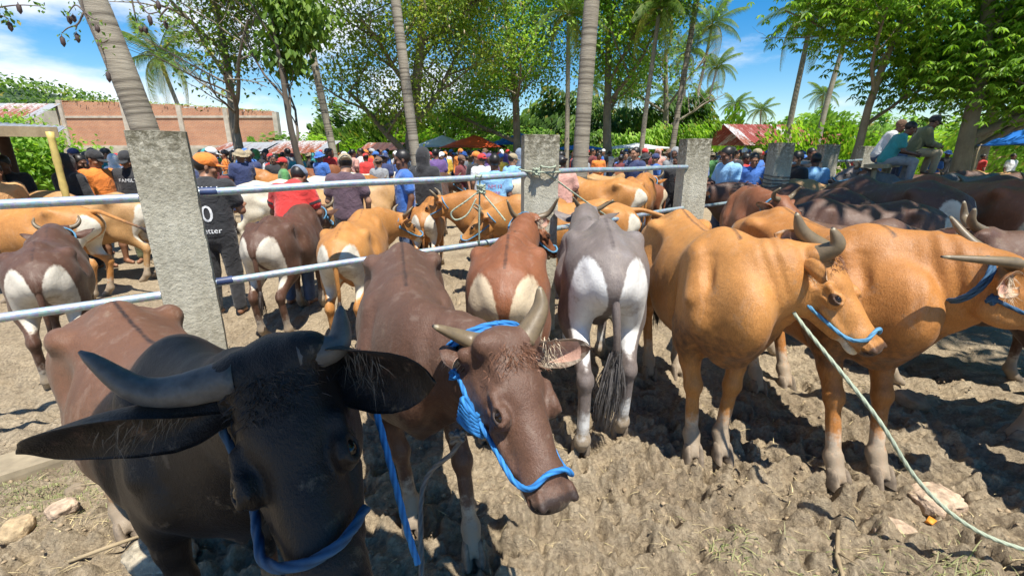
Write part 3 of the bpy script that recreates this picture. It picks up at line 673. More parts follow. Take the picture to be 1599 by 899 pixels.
I = np.arange(nx_ * ny_).reshape(nx_, ny_); F = np.stack([I[:-1, :-1].ravel(), I[1:, :-1].ravel(), I[1:, 1:].ravel(), I[:-1, 1:].ravel()], 1)
def ground_mat():
    m, n, l, b = newmat('dry_mud'); tc = n.new('ShaderNodeTexCoord'); v = tc.outputs['Object']
    a = nz(n, l, .7, 6, .6, v); c1 = nz(n, l, 7, 8, .65, v); c2 = nz(n, l, 55, 6, .7, v)
    col = ramp(n, l, a.outputs[0], [(.3, (.35, .275, .18)), (.5, (.47, .385, .265)), (.7, (.56, .475, .34))]).outputs[0]
    col = mix(n, l, .55, col, ramp(n, l, c1.outputs[0], [(.3, (.10, .07, .043)), (.5, (.29, .215, .135)), (.7, (.47, .37, .245))]).outputs[0])
    col = mix(n, l, .30, col, ramp(n, l, c2.outputs[0], [(.38, (.08, .055, .035)), (.62, (.55, .45, .30))]).outputs[0])
    # damp dung and darker churned patches
    dmp = ramp(n, l, nz(n, l, 1.7, 5, .6, v, .4).outputs[0], [(.52, (0, 0, 0)), (.66, (1, 1, 1))]); col = mix(n, l, mix(n, l, 1, dmp.outputs[0], (.55, .55, .55), 'MULTIPLY'), col, (.17, .125, .08))
    # pale straw and chaff specks
    vo = n.new('ShaderNodeTexVoronoi'); vo.inputs['Scale'].default_value = 34; l.new(v, vo.inputs['Vector'])
    sp = ramp(n, l, vo.outputs['Distance'], [(.05, (1, 1, 1)), (.13, (0, 0, 0))]); sel = ramp(n, l, nz(n, l, 11, 3, .5, v).outputs[0], [(.55, (0, 0, 0)), (.63, (1, 1, 1))])
    col = mix(n, l, mix(n, l, 1, sp.outputs[0], sel.outputs[0], 'MULTIPLY'), col, (.62, .52, .34))
    l.new(col, b.inputs['Base Color']); b.inputs['Roughness'].default_value = .9; b.inputs['Specular IOR Level'].default_value = .25
    b1 = bump(n, l, c1.outputs[0], None, 1, .045); b2 = bump(n, l, c2.outputs[0], None, 1, .022, b1); dv = n.new('ShaderNodeVectorMath'); dv.operation = 'MULTIPLY_ADD'; l.new(c2.outputs['Color'], dv.inputs[0]); dv.inputs[1].default_value = (.03, .03, .03); l.new(v, dv.inputs[2]); v2 = n.new('ShaderNodeTexVoronoi'); v2.inputs['Scale'].default_value = 30; l.new(dv.outputs[0], v2.inputs['Vector']); iv = n.new('ShaderNodeMath'); iv.operation = 'MULTIPLY'; iv.inputs[1].default_value = -1; l.new(v2.outputs['Distance'], iv.inputs[0]); b2 = bump(n, l, iv.outputs[0], None, .30, .016, b2); l.new(b2, b.inputs['Normal'])
    return m
M['ground'] = ground_mat()
g = link('ground', mesh('ground', V, F, M['ground'], True)); tag(g, kind='structure')
def gh(x, y): return float(ground_h(np.array([float(x)]), np.array([float(y)]))[0])

# ------------------------------------------------------------------ fence: concrete posts and galvanised rails
def concrete_mat():
    m, n, l, b = newmat('weathered_concrete'); tc = n.new('ShaderNodeTexCoord'); v = tc.outputs['Object']
    a = nz(n, l, 3, 6, .65, v); f = nz(n, l, 45, 6, .75, v)
    col = ramp(n, l, a.outputs[0], [(.3, (.36, .33, .25)), (.55, (.54, .51, .40)), (.75, (.64, .61, .50))]).outputs[0]
    col = mix(n, l, .3, col, ramp(n, l, f.outputs[0], [(.35, (.10, .09, .07)), (.55, (.6, .56, .46))]).outputs[0])
    # dark lichen towards the weathered top
    sx = n.new('ShaderNodeSeparateXYZ'); l.new(v, sx.inputs[0]); mr = n.new('ShaderNodeMapRange'); mr.inputs[1].default_value = 1.25; mr.inputs[2].default_value = 1.72; l.new(sx.outputs[2], mr.inputs[0])
    lic = nz(n, l, 26, 6, .75, v); ad = n.new('ShaderNodeMath'); ad.operation = 'MULTIPLY'; l.new(mr.outputs[0], ad.inputs[0]); r = ramp(n, l, lic.outputs[0], [(.38, (0, 0, 0)), (.55, (1, 1, 1))]); l.new(r.outputs[0], ad.inputs[1])
    col = mix(n, l, ad.outputs[0], col, (.10, .088, .05))
    st = n.new('ShaderNodeMapping'); st.inputs['Scale'].default_value = (14, 14, .8); l.new(v, st.inputs[0]); sr = ramp(n, l, nz(n, l, 1, 4, .6, st.outputs[0]).outputs[0], [(.45, (0, 0, 0)), (.75, (1, 1, 1))])
    col = mix(n, l, mix(n, l, 1, sr.outputs[0], (.4, .4, .4), 'MULTIPLY'), col, (.26, .23, .16))
    l.new(col, b.inputs['Base Color']); b.inputs['Roughness'].default_value = .93
    b1 = bump(n, l, lic.outputs[0], None, .7, .02); l.new(bump(n, l, f.outputs[0], None, .8, .012, b1), b.inputs['Normal']); return m
M['concrete'] = concrete_mat()
def galv_mat():
    m, n, l, b = newmat('galvanised_steel'); tc = n.new('ShaderNodeTexCoord'); v = tc.outputs['Object']
    vo = n.new('ShaderNodeTexVoronoi'); vo.inputs['Scale'].default_value = 60; l.new(v, vo.inputs['Vector']); q = nz(n, l, 9, 6, .7, v)
    col = ramp(n, l, q.outputs[0], [(.3, (.26, .33, .38)), (.55, (.38, .46, .51)), (.75, (.50, .57, .61))]).outputs[0]
    col = mix(n, l, .18, col, vo.outputs['Color'], 'OVERLAY')
    ru = ramp(n, l, nz(n, l, 22, 6, .7, v).outputs[0], [(.62, (0, 0, 0)), (.72, (1, 1, 1))]); col = mix(n, l, mix(n, l, 1, ru.outputs[0], (.6, .6, .6), 'MULTIPLY'), col, (.24, .17, .11))
    l.new(col, b.inputs['Base Color']); b.inputs['Metallic'].default_value = .45; b.inputs['Roughness'].default_value = .42; bump(n, l, q.outputs[0], b, .2, .004); return m
M['galv'] = galv_mat()
M['navy_paint'] = simple('navy_paint', (.03, .05, .13), .5, .3, 20, .3)
FG = 'concrete posts of the cattle pen fence'
def post(x, y, rz, w, d, h, label, seed, n=(7, 5, 42)):
    r = np.random.default_rng(seed); nx, ny, nzv = n; V = []; F = []
    per = [(-1 + 2 * i / nx, -1) for i in range(nx)] + [(1, -1 + 2 * i / ny) for i in range(ny)] + [(1 - 2 * i / nx, 1) for i in range(nx)] + [(-1, 1 - 2 * i / ny) for i in range(ny)]
    m_ = len(per)
    for k in range(nzv + 1):
        z = -.15 + (h + .15) * k / nzv
        for (a, b) in per:
            e = min(abs(abs(a) - 1) + abs(abs(b) - 1), .2); ch = 1 - .035 * (1 - e / .2)
            px_, py_ = a * w * ch, b * d * ch
            q = fbm(np.array([px_ * 14 + seed]), np.array([py_ * 14 + 3.]), np.array([z * 14.]), 4)[0] - .47
            q2 = max(0, vnoise(np.array([px_ * 30 + seed]), np.array([py_ * 30.]), np.array([z * 22.]))[0] - .72) * (1.5 if e < .05 else .4)
            sc = 1 + .035 * q - .09 * q2
            V.append((px_ * sc + .005 * q, py_ * sc, z + (.014 * q if k == nzv else 0)))
    for k in range(nzv):
        for i in range(m_): j = (i + 1) % m_; F.append((k * m_ + i, k * m_ + j, (k + 1) * m_ + j, (k + 1) * m_ + i))
    V.append((0, 0, h + .006)); c = len(V) - 1
    for i in range(m_): F.append((nzv * m_ + i, nzv * m_ + (i + 1) % m_, c))
    mb = MB(); mb.add(V, F); me = mb.mesh('fence_post', M['concrete']); smooth_by_angle(me, 40)
    o = link('fence_post', me); o.location = (x, y, 0); o.rotation_euler = (0, 0, rz); tag(o, label, 'fence post', FG); return o
POSTS = [(-1.97, 2.70, .56, .138, .10, 1.700), (.235, 4.07, .10, .150, .12, 1.722), (2.13, 5.62, .08, .148, .12, 1.727), (4.05, 7.25, .05, .14, .12, 1.705), (5.75, 8.75, 0, .14, .12, 1.70), (7.6, 10.3, 0, .14, .12, 1.68), (9.6, 11.9, 0, .14, .12, 1.68)]
PL = ['thick rough concrete post nearest the camera, lichen dark on top, palm trunk rising behind it', 'concrete post behind the russet cow, with a knotted green rope at its upper rail', 'concrete post behind the orange cow with the open top rail end, no rope on it', 'concrete post wrapped in many turns of grey rope', 'short looking concrete post just beyond the man in black and the pale blue shirt', 'concrete post beside the three men sitting on the rail', 'farthest concrete post, behind the seated men near the big tree']
for i, (x, y, rz, w, d, h) in enumerate(POSTS): post(x, y, rz, w, d, h, PL[i], i + 3, (7, 5, 42) if i < 3 else (4, 3, 20))
RG = 'galvanised rails of the cattle pen fence'
def rail(a, b, r, label, collar=None, sag=0):
    a = Vector(a); b = Vector(b); n = 14; pts = []
    for i in range(n + 1):
        t = i / n; p = a.lerp(b, t); p.z += -sag * math.sin(math.pi * t) + .0035 * math.sin(t * 9 + a.x); pts.append(tuple(p))
    mb = MB(); mb.tube(pts, r, 20); me = mb.mesh('rail', M['galv']); smooth_by_angle(me, 50); o = link('rail', me); tag(o, label, 'rail', RG)
    if collar:
        d = (b - a).normalized(); m2 = MB(); m2.tube([tuple(a + d * .002), tuple(a + d * collar)], r + .002, 20); c = m2.build('paint_collar', M['navy_paint'], o); smooth_by_angle(c.data, 50)
    return o
rail((-5.6, .28, 1.30), (-2.09, 2.62, 1.345), .0245, 'upper rail running left from the nearest concrete post')
rail((-5.6, .28, .72), (-2.09, 2.62, .775), .0245, 'lower rail running left from the nearest post, above the near cow')
rail((-1.84, 2.76, 1.365), (.115, 3.955, 1.405), .0235, 'upper rail between the nearest post and the post with the green rope', .09)
rail((-1.84, 2.76, .815), (.115, 3.955, .885), .0235, 'lower rail crossing behind the dark brown cow and the russet cow', .09)
rail((.385, 4.12, 1.425), (2.02, 5.50, 1.415), .0235, 'upper rail right of the green rope post, ending open on the next post')
rail((.385, 4.12, .925), (2.02, 5.50, .945), .0235, 'lower rail behind the grey cow with the tied end of a green rope')
rail((4.19, 7.36, 1.40), (5.6, 8.66, 1.40), .023, 'upper rail in the shade right of the rope wrapped post')
rail((4.19, 7.36, .90), (5.6, 8.66, .90), .023, 'lower rail in the shade right of the rope wrapped post')
rail((5.9, 8.85, 1.40), (7.45, 10.2, 1.40), .023, 'upper rail on which the three men sit')
rail((5.9, 8.85, .90), (7.45, 10.2, .90), .023, 'lower rail below the three sitting men')
rail((2.28, 5.72, .93), (3.9, 7.15, .92), .023, 'lower rail partly hidden by the dark red cow')

# ------------------------------------------------------------------ the six cows nearest the camera
class Pl:
    """placement of a cow: world points into the cow's own frame"""
    def __init__(s, x, y, deg, sc=1.0): s.x, s.y, s.d, s.s = x, y, R(deg), sc; s.loc = (x, y, gh(x, y) * .5 - .012); s.c, s.n = math.cos(s.d), math.sin(s.d)
    def __call__(s, p): dx, dy = p[0] - s.x, p[1] - s.y; return ((dx * s.c + dy * s.n) / s.s, (-dx * s.n + dy * s.c) / s.s, (p[2] - s.loc[2]) / s.s)
    def v(s, p): return np.array([p[0] * s.c + p[1] * s.n, -p[0] * s.n + p[1] * s.c, p[2]])
def lp(pl, **kw): return {k: pl((v[0], v[1], 0))[:2] for k, v in kw.items()}
def wear(pl, H, pts): return [H.P * 0 + pl(p) for p in pts]
def cow_at(label, coat, pl, poll, nose, group='tethered cattle in the market pen', hw=None, ew=None, **kw):
    P, Nn = pl(poll), pl(nose); H = HeadFrame(P, Nn, kw.get('roll', 0)); hn = {}
    for e, k in ((1, 'l'), (-1, 'r')):
        if hw and k in hw: hn[k] = [H(-.002, .055 * e, -.008)] + [pl(p) for p in hw[k]]
    er = {}
    for e, k in ((1, 'l'), (-1, 'r')):
        if ew and k in ew:
            tip, nn, W_ = ew[k]; base = H(-.012, .112 * e, -.075); dv = np.array(pl(tip)) - base; er[k] = dict(d=dv, n=pl.v(nn), L=np.linalg.norm(dv) / H.s, W=W_)
    root, G = make_cow.__wrapped__(label, group, coat, pl, hn, poll=P, nose=Nn, ears=er or None, **kw)
    return root, G
def _mk(label, group, coat, pl, hn, horn_r=.033, horn_mat_='horn', halter=None, tuft='tuft', tuft_n=70, tuft_L=.26, earhair=True, **kw):
    G = cow_skin(claws=True, **kw); H = G['H']; root = empty('cow', pl.loc, pl.d, label, 'cow', group); root.scale = (pl.s,) * 3
    link('body', mesh('cow_body', G['V'], G['F'], M[coat], True, G['A']), root)
    for e, k in ((1, 'l'), (-1, 'r')):
        pts = hn.get(k) or [H(0, .088 * e, .004), H(-.03, .19 * e, .03), H(-.05, .235 * e, .12), H(-.03, .235 * e, .20)]
        horn_mesh(pts, horn_r * H.s, 8, 18).build('horn', M[horn_mat_], root)
    for p in G['eyes']:
        mb = MB(); ball(mb, p, .0200 * H.s, 10); mb.build('eye', M['eye'], root)
    tuft_mesh(G['tail'], tuft_n, tuft_L).build('tail_tuft', M[tuft], root)
    hoof_meshes(G['lg'], root)
    if halter: halter_mesh(H, .0085 / pl.s).build('halter', M[halter], root)
    if earhair:
        for e, k in ((1, 'l'), (-1, 'r')):
            q = (kw.get('ears') or {}).get(k, {}); base = H(-.012, .112 * e, -.075); d = unit(q['d']) if 'd' in q else unit(H.l * e * .9 - H.f * .12)
            nn = np.asarray(q['n'], float) if 'n' in q else H.f * .75 - H.u * .55; nn = unit(nn - nn @ d * d); a = np.cross(d, nn); mb = MB(); r = np.random.default_rng(5); Ln = q.get('L', .185) * H.s
            for i in range(130):
                t = r.uniform(.12, .6); sg = r.choice([-1, 1]); bb = base + d * Ln * t + a * sg * r.uniform(.15, .85) * .05 * H.s + nn * .014 * H.s
                dr = unit(d * r.uniform(.3, .9) + a * (-sg) * r.uniform(0, .5) + nn * r.uniform(.1, .5) + np.array([0, 0, -.45]) + r.normal(0, .25, 3)); ll = r.uniform(.015, .06); w = unit(np.cross(dr, r.normal(0, 1, 3))) * .0008
                mb.add([bb - w, bb + w, bb + dr * ll * .5 + w * .7, bb + dr * ll * .5 - w * .7, bb + dr * ll + (0, 0, -.008)], [(0, 1, 2, 3), (3, 2, 4)])
            mb.build('ear_hair', M['ear_hair' if not kw.get('head_dark') else 'ear_hair_dark'], root)['kind'] = 'stuff'
    return root, G
make_cow.__wrapped__ = _mk
HP = {}
# 1 near left, its head fills the lower left corner
M['coat_near'] = coat_mat('coat_near', (.150, .070, .038), (.010, .007, .006), (.5, .36, .2))
p = Pl(-1.2, 1.4, -38, .885); HP['near'] = (p,) + cow_at('near black brown cow with its shaded head filling the lower left corner', 'coat_near', p, (-.455, .785, 1.215), (-.275, .52, .885), roll=-.34,
    hw={'r': [(-.64, .73, 1.19), (-.745, .73, 1.268)], 'l': [(-.345, .84, 1.235), (-.345, .88, 1.30)]}, horn_r=.038, horn_mat_='horn_dark',
    ew={'r': ((-.855, .67, 1.075), (.35, -.8, -.55), .074), 'l': ((-.155, .75, 1.185), (.2, -1, -.1), .070)}, hres=.0065, res=.014, ear_res=2, halter=None, head_dark=.97,
    legs=dict(hl=(-.56, .14), hr=(-.62, -.13)), tuft_n=60)
# 2 dark brown, looking down to the right
p = Pl(-.50, 2.07, -76, .94); HP['brown'] = (p,) + cow_at('dark brown cow with a bright blue halter lowering its horned head in the centre', 'coat_brown', p, (-.01, 1.26, 1.055), (.145, .955, .735), roll=.12,
    hw={'r': [(-.125, 1.27, 1.06), (-.225, 1.22, 1.125)], 'l': [(.085, 1.34, 1.13), (.085, 1.36, 1.20)]}, horn_r=.037,
    ew={'r': ((-.20, 1.30, 1.02), (.1, -.7, -.6), .05), 'l': ((.225, 1.25, 1.035), (.25, -1, .05), .047)}, hres=.0065, res=.014, ear_res=2, halter='rope_blue',
    neck=[((.42, 0, .96), .15, .26), ((.62, .04, .98), .115, .20)], girth=.93, legs=lp(p, fr=(-.45, 1.70), fl=(-.17, 1.55)))
# 3 russet seen from behind
p = Pl(0.0, 2.84, 87, .97); HP['russet'] = (p,) + cow_at('russet cow seen from behind in front of the roped post, pale rump patches', 'coat_russet', p, (.17, 3.68, 1.09), (.40, 3.80, .78),
    hw={'l': [(.02, 3.62, 1.11), (-.04, 3.56, 1.24)], 'r': [(.29, 3.64, 1.13), (.36, 3.58, 1.26)]}, horn_r=.032, ew={'l': ((.00, 3.58, 1.03), (0, -1, .1), .05), 'r': ((.29, 3.54, 1.08), (0.3, -1, 0), .045)},
    res=.013, hres=.010, ear_res=1.4, halter='rope_teal', girth=.93, fall=.13, neck=[((.42, 0, .98), .15, .26), ((.62, -.04, 1.02), .115, .20)])
# 4 grey seen from behind
p = Pl(.55, 3.0, 87, 1.03); HP['grey'] = (p,) + cow_at('grey cow seen from behind with a white rump and long dark tail', 'coat_grey', p, (.63, 3.92, 1.12), (.72, 4.22, .82),
    hw={'l': [(.55, 3.85, 1.16), (.49, 3.78, 1.24)], 'r': [(.74, 3.88, 1.14), (.84, 3.85, 1.21)]}, horn_r=.028, res=.013, girth=.93, fall=.13, leg_white=.9, tuft='tuft_grey', tuft_n=620, tuft_L=.36,
    legs=lp(p, hl=(.385, 2.20), hr=(.64, 2.38)), tail=[(-.68, 0, 1.05), (-.75, 0, .97), (-.775, -.02, .80), (-.775, -.035, .62), (-.765, -.03, .52)])
# 5 orange, head in profile to the right
p = Pl(1.08, 2.62, -92, 1.02); HP['orange'] = (p,) + cow_at('orange cow in a blue halter turning its short horned head to the right', 'coat_orange', p, (1.37, 1.98, 1.165), (1.55, 1.73, .82), roll=0,
    hw={'r': [(1.36, 1.90, 1.22), (1.325, 1.90, 1.295)], 'l': [(1.295, 2.03, 1.245), (1.245, 2.03, 1.34)]}, horn_r=.046,
    ew={'l': ((1.195, 2.05, 1.24), (.2, -1, .1), .050), 'r': ((1.28, 1.78, 1.10), (.8, -.9, -.1), .040)}, hres=.0065, res=.014, ear_res=2, halter='rope_teal',
    girth=.85, neck=[((.40, 0, .97), .135, .25), ((.56, .10, 1.01), .098, .175)], legs=lp(p, fr=(.985, 2.19), fl=(1.15, 2.20), hr=(1.02, 3.12), hl=(1.24, 3.15)))
# 6 orange at the right edge
p = Pl(1.75, 2.62, -88, 1.04); HP['right'] = (p,) + cow_at('big orange cow with folded neck whose head leaves the right edge of the picture', 'coat_ginger', p, (2.05, 1.86, 1.16), (2.42, 1.72, .93), roll=.0,
    hw={'r': [(1.90, 1.72, 1.19), (1.665, 1.75, 1.205)], 'l': [(1.99, 1.97, 1.22), (1.95, 2.06, 1.32)]}, horn_r=.030,
    ew={'r': ((1.865, 1.68, 1.09), (.15, -1, .05), .052), 'l': ((1.93, 2.03, 1.22), (.1, -1, .2), .05)}, hres=.007, res=.014, ear_res=2, halter='rope_navy',
    girth=.86, neck=[((.40, 0, .97), .135, .255), ((.55, .14, 1.01), .10, .195)], fold=1.0, legs=lp(p, fr=(1.64, 2.0), fl=(1.88, 2.03), hr=(1.72, 2.92), hl=(1.95, 2.98)))
forelock(HP['brown'][2]['H'], 700, parent=HP['brown'][1]); forelock(HP['near'][2]['H'], 700, 4, 'tuft', HP['near'][1]); forelock(HP['orange'][2]['H'], 300, 5, 'tuft_red', HP['orange'][1])
# round sunshade added out of view behind the camera to shade the near cow
pz = empty('added_parasol', (-.42, -.02, 0), 0, 'unseen sunshade added behind the camera to shade the near cow', 'added_parasol'); mb = MB(); n = 16; V = [(0, 0, 2.52)]; F = []
for k in range(1, 6):
    for i in range(n * 2): a = math.pi * i / n; V.append((.83 * k / 5 * math.cos(a) * (1 - .02 * (i % 4 == 2)), .83 * k / 5 * math.sin(a) * (1 - .02 * (i % 4 == 2)), 2.52 - .26 * (k / 5) ** 1.6))
w = n * 2
for i in range(w): F.append((0, 1 + i, 1 + (i + 1) % w))
for k in range(4):
    for i in range(w): F.append((1 + k * w + i, 1 + (k + 1) * w + i, 1 + (k + 1) * w + (i + 1) % w, 1 + k * w + (i + 1) % w))
mb.add(V, F); o = mb.build('canopy', simple('added_parasol_cloth', (.03, .05, .10), .8, .15, 5, .1), pz); sm = o.modifiers.new('thickness', 'SOLIDIFY'); sm.thickness = .004
MB().tube([(-.16, -1.15, -.1), (-.10, -.85, 1.0), (0, -.02, 2.50)], .014, 8).build('pole', simple('added_parasol_pole', (.5, .5, .5), .4, .1, 5, 0), pz)
for i in range(8): a = math.pi * i / 4; MB().tube([(0, 0, 2.50), (.4 * math.cos(a), .4 * math.sin(a), 2.435), (.82 * math.cos(a), .82 * math.sin(a), 2.25)], .003, 4).build('rib', M['navy_paint'], pz)
# ------------------------------------------------------------------ vegetation
def leaf_mat(name, dark, mid_, light, trans=.35):
    m, n, l, b = newmat(name); at = n.new('ShaderNodeAttribute'); at.attribute_name = 'coat'; sp = n.new('ShaderNodeSeparateColor'); l.new(at.outputs['Color'], sp.inputs[0])
    r = ramp(n, l, sp.outputs['Red'], [(0, dark), (.5, mid_), (1, light)]); c = mix(n, l, sp.outputs['Green'], r.outputs[0], (.30, .24, .05))
    l.new(c, b.inputs['Base Color']); b.inputs['Roughness'].default_value = .5; b.inputs['Specular IOR Level'].default_value = .35
    t = n.new('ShaderNodeBsdfTranslucent'); l.new(mix(n, l, 1, c, (1.6, 1.7, .7), 'MULTIPLY'), t.inputs[0]); x = n.new('ShaderNodeMixShader'); x.inputs[0].default_value = trans
    o = n['Material Output']; l.new(b.outputs[0], x.inputs[1]); l.new(t.outputs[0], x.inputs[2]); l.new(x.outputs[0], o.inputs[0]); return m
M['leaf_fresh'] = leaf_mat('leaf_fresh', (.085, .17, .018), (.19, .35, .036), (.34, .50, .07), .45)
M['leaf_dark'] = leaf_mat('leaf_dark', (.04, .09, .014), (.10, .19, .026), (.22, .33, .05), .38)
M['leaf_olive'] = leaf_mat('leaf_olive', (.10, .16, .022), (.24, .34, .05), (.44, .50, .11), .45)
M['leaf_palm'] = leaf_mat('leaf_palm', (.035, .075, .012), (.085, .15, .022), (.18, .25, .04), .35)
def bark_mat(name, c1, c2, ring=False, scale=6):
    m, n, l, b = newmat(name); tc = n.new('ShaderNodeTexCoord'); v = tc.outputs['Object']; mp = n.new('ShaderNodeMapping'); mp.inputs['Scale'].default_value = (1, 1, 9 if ring else .35); l.new(v, mp.inputs[0])
    q = nz(n, l, scale, 7, .7, mp.outputs[0]); q2 = nz(n, l, 1.7, 4, .6, v)
    c = mix(n, l, .5, ramp(n, l, q.outputs[0], [(.3, c1), (.62, c2)]).outputs[0], ramp(n, l, q2.outputs[0], [(.35, c1), (.65, c2)]).outputs[0])
    if ring:
        at = n.new('ShaderNodeAttribute'); at.attribute_name = 'coat'; sp = n.new('ShaderNodeSeparateColor'); l.new(at.outputs['Color'], sp.inputs[0]); c = mix(n, l, sp.outputs['Red'], c, tuple(k * .62 for k in c1))
    l.new(c, b.inputs['Base Color']); b.inputs['Roughness'].default_value = .9; bump(n, l, q.outputs[0], b, .7, .02); return m
M['bark'] = bark_mat('bark_grey', (.13, .105, .075), (.30, .26, .20)); M['bark_dark'] = bark_mat('bark_dark', (.05, .04, .03), (.15, .12, .09))
M['palm_bark'] = bark_mat('palm_bark', (.19, .16, .12), (.36, .32, .25), True, 4); M['pod'] = simple('seed_pods', (.52, .42, .27), .8, .3, 5, 0); M['pod_dark'] = simple('dry_pods', (.07, .045, .04), .7, .3, 20, .2)
def leaves(Cn, size, kind, seed, droop=.3, yellow=.05):
    """many leaf-shaped faces round the points Cn; returns vertices, quads, colours"""
    r = np.random.default_rng(seed); n = len(Cn)
    if kind == 'palmate':
        k = 6; ang = np.arange(k) * (2 * math.pi / k) * .82; Cn = np.repeat(Cn, k, 0)
        az = np.tile(ang, n) + np.repeat(r.uniform(0, 6.28, n), k); tilt = np.repeat(r.uniform(-.25, .35, n), k)
        d = np.stack([np.cos(az), np.sin(az), -.55 - droop + tilt * np.cos(az * 1.0)], 1)
    else:
        k = 1; az = r.uniform(0, 6.28, n); d = np.stack([np.cos(az), np.sin(az), r.uniform(-1.0, .5, n) - droop], 1)
    d /= np.linalg.norm(d, axis=1)[:, None]; N_ = len(Cn)
    up = r.normal(0, .35, (N_, 3)) + np.array([.1, -.35, 1]); a = np.cross(d, up); a /= np.linalg.norm(a, axis=1)[:, None] + 1e-6; nn = np.cross(a, d)
    s = size * r.uniform(.6, 1.25, N_)[:, None]; w = s * (.15 if kind == 'palmate' else .30)
    p0 = Cn + d * s * .06; p1 = Cn + d * s * .5 + a * w + nn * s * .04; p2 = Cn + d * s - nn * s * .16; p3 = Cn + d * s * .5 - a * w + nn * s * .04
    V = np.stack([p0, p1, p2, p3], 1).reshape(-1, 3); F = np.arange(N_ * 4).reshape(-1, 4)
    base = np.clip(r.normal(.5, .22, N_), 0, 1); A = np.zeros((N_, 4, 4)); A[:, :, 0] = base[:, None]; A[:, :, 1] = (r.random(N_) < yellow)[:, None] * .7
    return V, F, A.reshape(-1, 4)
def limb_tree(r, base, h, lean, r0, spread, levels=3, first=.35, nb=5, up=.35):
    """trunk and limbs as tubes; returns MB and the twig ends"""
    mb = MB(); ends = []
    def grow(p, d, L_, rad, lv):
        pts = [p]; dd = d.copy(); k = 5 if lv else 8
        for i in range(k):
            dd = unit(dd + r.normal(0, .11 if lv else .045, 3) + np.array([0, 0, up * .12 if lv else 0])); pts.append(pts[-1] + dd * L_ / k)
        rr = [rad * (1 - .62 * i / k) for i in range(k + 1)]
        if lv == 0: rr[0] *= 1.45; rr[1] *= 1.12
        mb.tube([tuple(q) for q in pts], rr, 9 if lv == 0 else (6 if lv < 3 else 4), False)
        if lv >= levels: ends.extend(pts[2:]); return
        if lv >= levels - 1: ends.extend(pts[3:])
        for b in range(nb if lv else nb + 2):
            t = (first if lv == 0 else .3) + (1 - (first if lv == 0 else .3)) * (b + r.random() * .7) / (nb + (2 if not lv else 0)); i = min(k - 1, int(t * k)); q = pts[i] + (pts[i + 1] - pts[i]) * (t * k - i)
            az = r.uniform(0, 6.28); side = np.array([math.cos(az), math.sin(az), r.uniform(.0, .5)]); nd = unit(dd * up * 1.4 + side * spread)
            grow(q, nd, L_ * r.uniform(.48, .68) * (1 if lv else .72), rr[i] * .55, lv + 1)
    grow(np.asarray(base, float), unit(np.array([lean[0], lean[1], 1.])), h, r0, 0)
    return mb, np.array(ends)
def tree(x, y, h, r0, label, mat='leaf_fresh', kind='simple', n=9000, size=.16, spread=1.0, lean=(0, 0), seed=1, first=.35, cl=.55, nb=5, bark='bark', pods=0, levels=3, up=.35, xr=None, yr=None, group='trees round the market', droop=.3, yellow=.05, name='broadleaf_tree', zmin=None):
    r = np.random.default_rng(seed); t = empty(name, (x, y, 0), 0, label, 'tree', group)
    mb, E = limb_tree(r, (0, 0, -.2), h * .62, lean, r0, spread, levels, first, nb, up); mb.build('trunk', M[bark], t)
    if zmin: E = E[E[:, 2] > zmin]
    if xr: E = E[(E[:, 0] > xr[0]) & (E[:, 0] < xr[1])]
    if yr: E = E[(E[:, 1] > yr[0]) & (E[:, 1] < yr[1])]
    q = E[r.integers(0, len(E), n)] + r.normal(0, cl, (n, 3)) * np.array([1, 1, .65]); q = q[q[:, 2] > (zmin or .3) * .8]
    V, F, A = leaves(q, size, kind, seed, droop, yellow)
    cl_ = vnoise(np.repeat(q, 6 if kind == 'palmate' else 1, 0)[:, 0] * .9 + 9, np.repeat(q, 6 if kind == 'palmate' else 1, 0)[:, 1] * .9, np.repeat(q, 6 if kind == 'palmate' else 1, 0)[:, 2] * .9)
    A[:, 0] = np.clip(A[:, 0] + np.repeat(cl_ - .5, 4) * .9, 0, 1)
    link('crown', mesh('crown', V, F, M[mat], False, A), t)
    if pods:
        pb = MB(); qq = E[r.integers(0, len(E), pods)] + r.normal(0, cl * .8, (pods, 3))
        for p in qq: L_ = r.uniform(.10, .17); pb.tube([tuple(p), tuple(p - (0, 0, L_ * .3)), tuple(p - (0, 0, L_ * .8)), tuple(p - (0, 0, L_))], [.006, .026, .026, .004], 5)
        o = pb.build('seed_pods', M['pod'], t); o['kind'] = 'stuff'
    return t
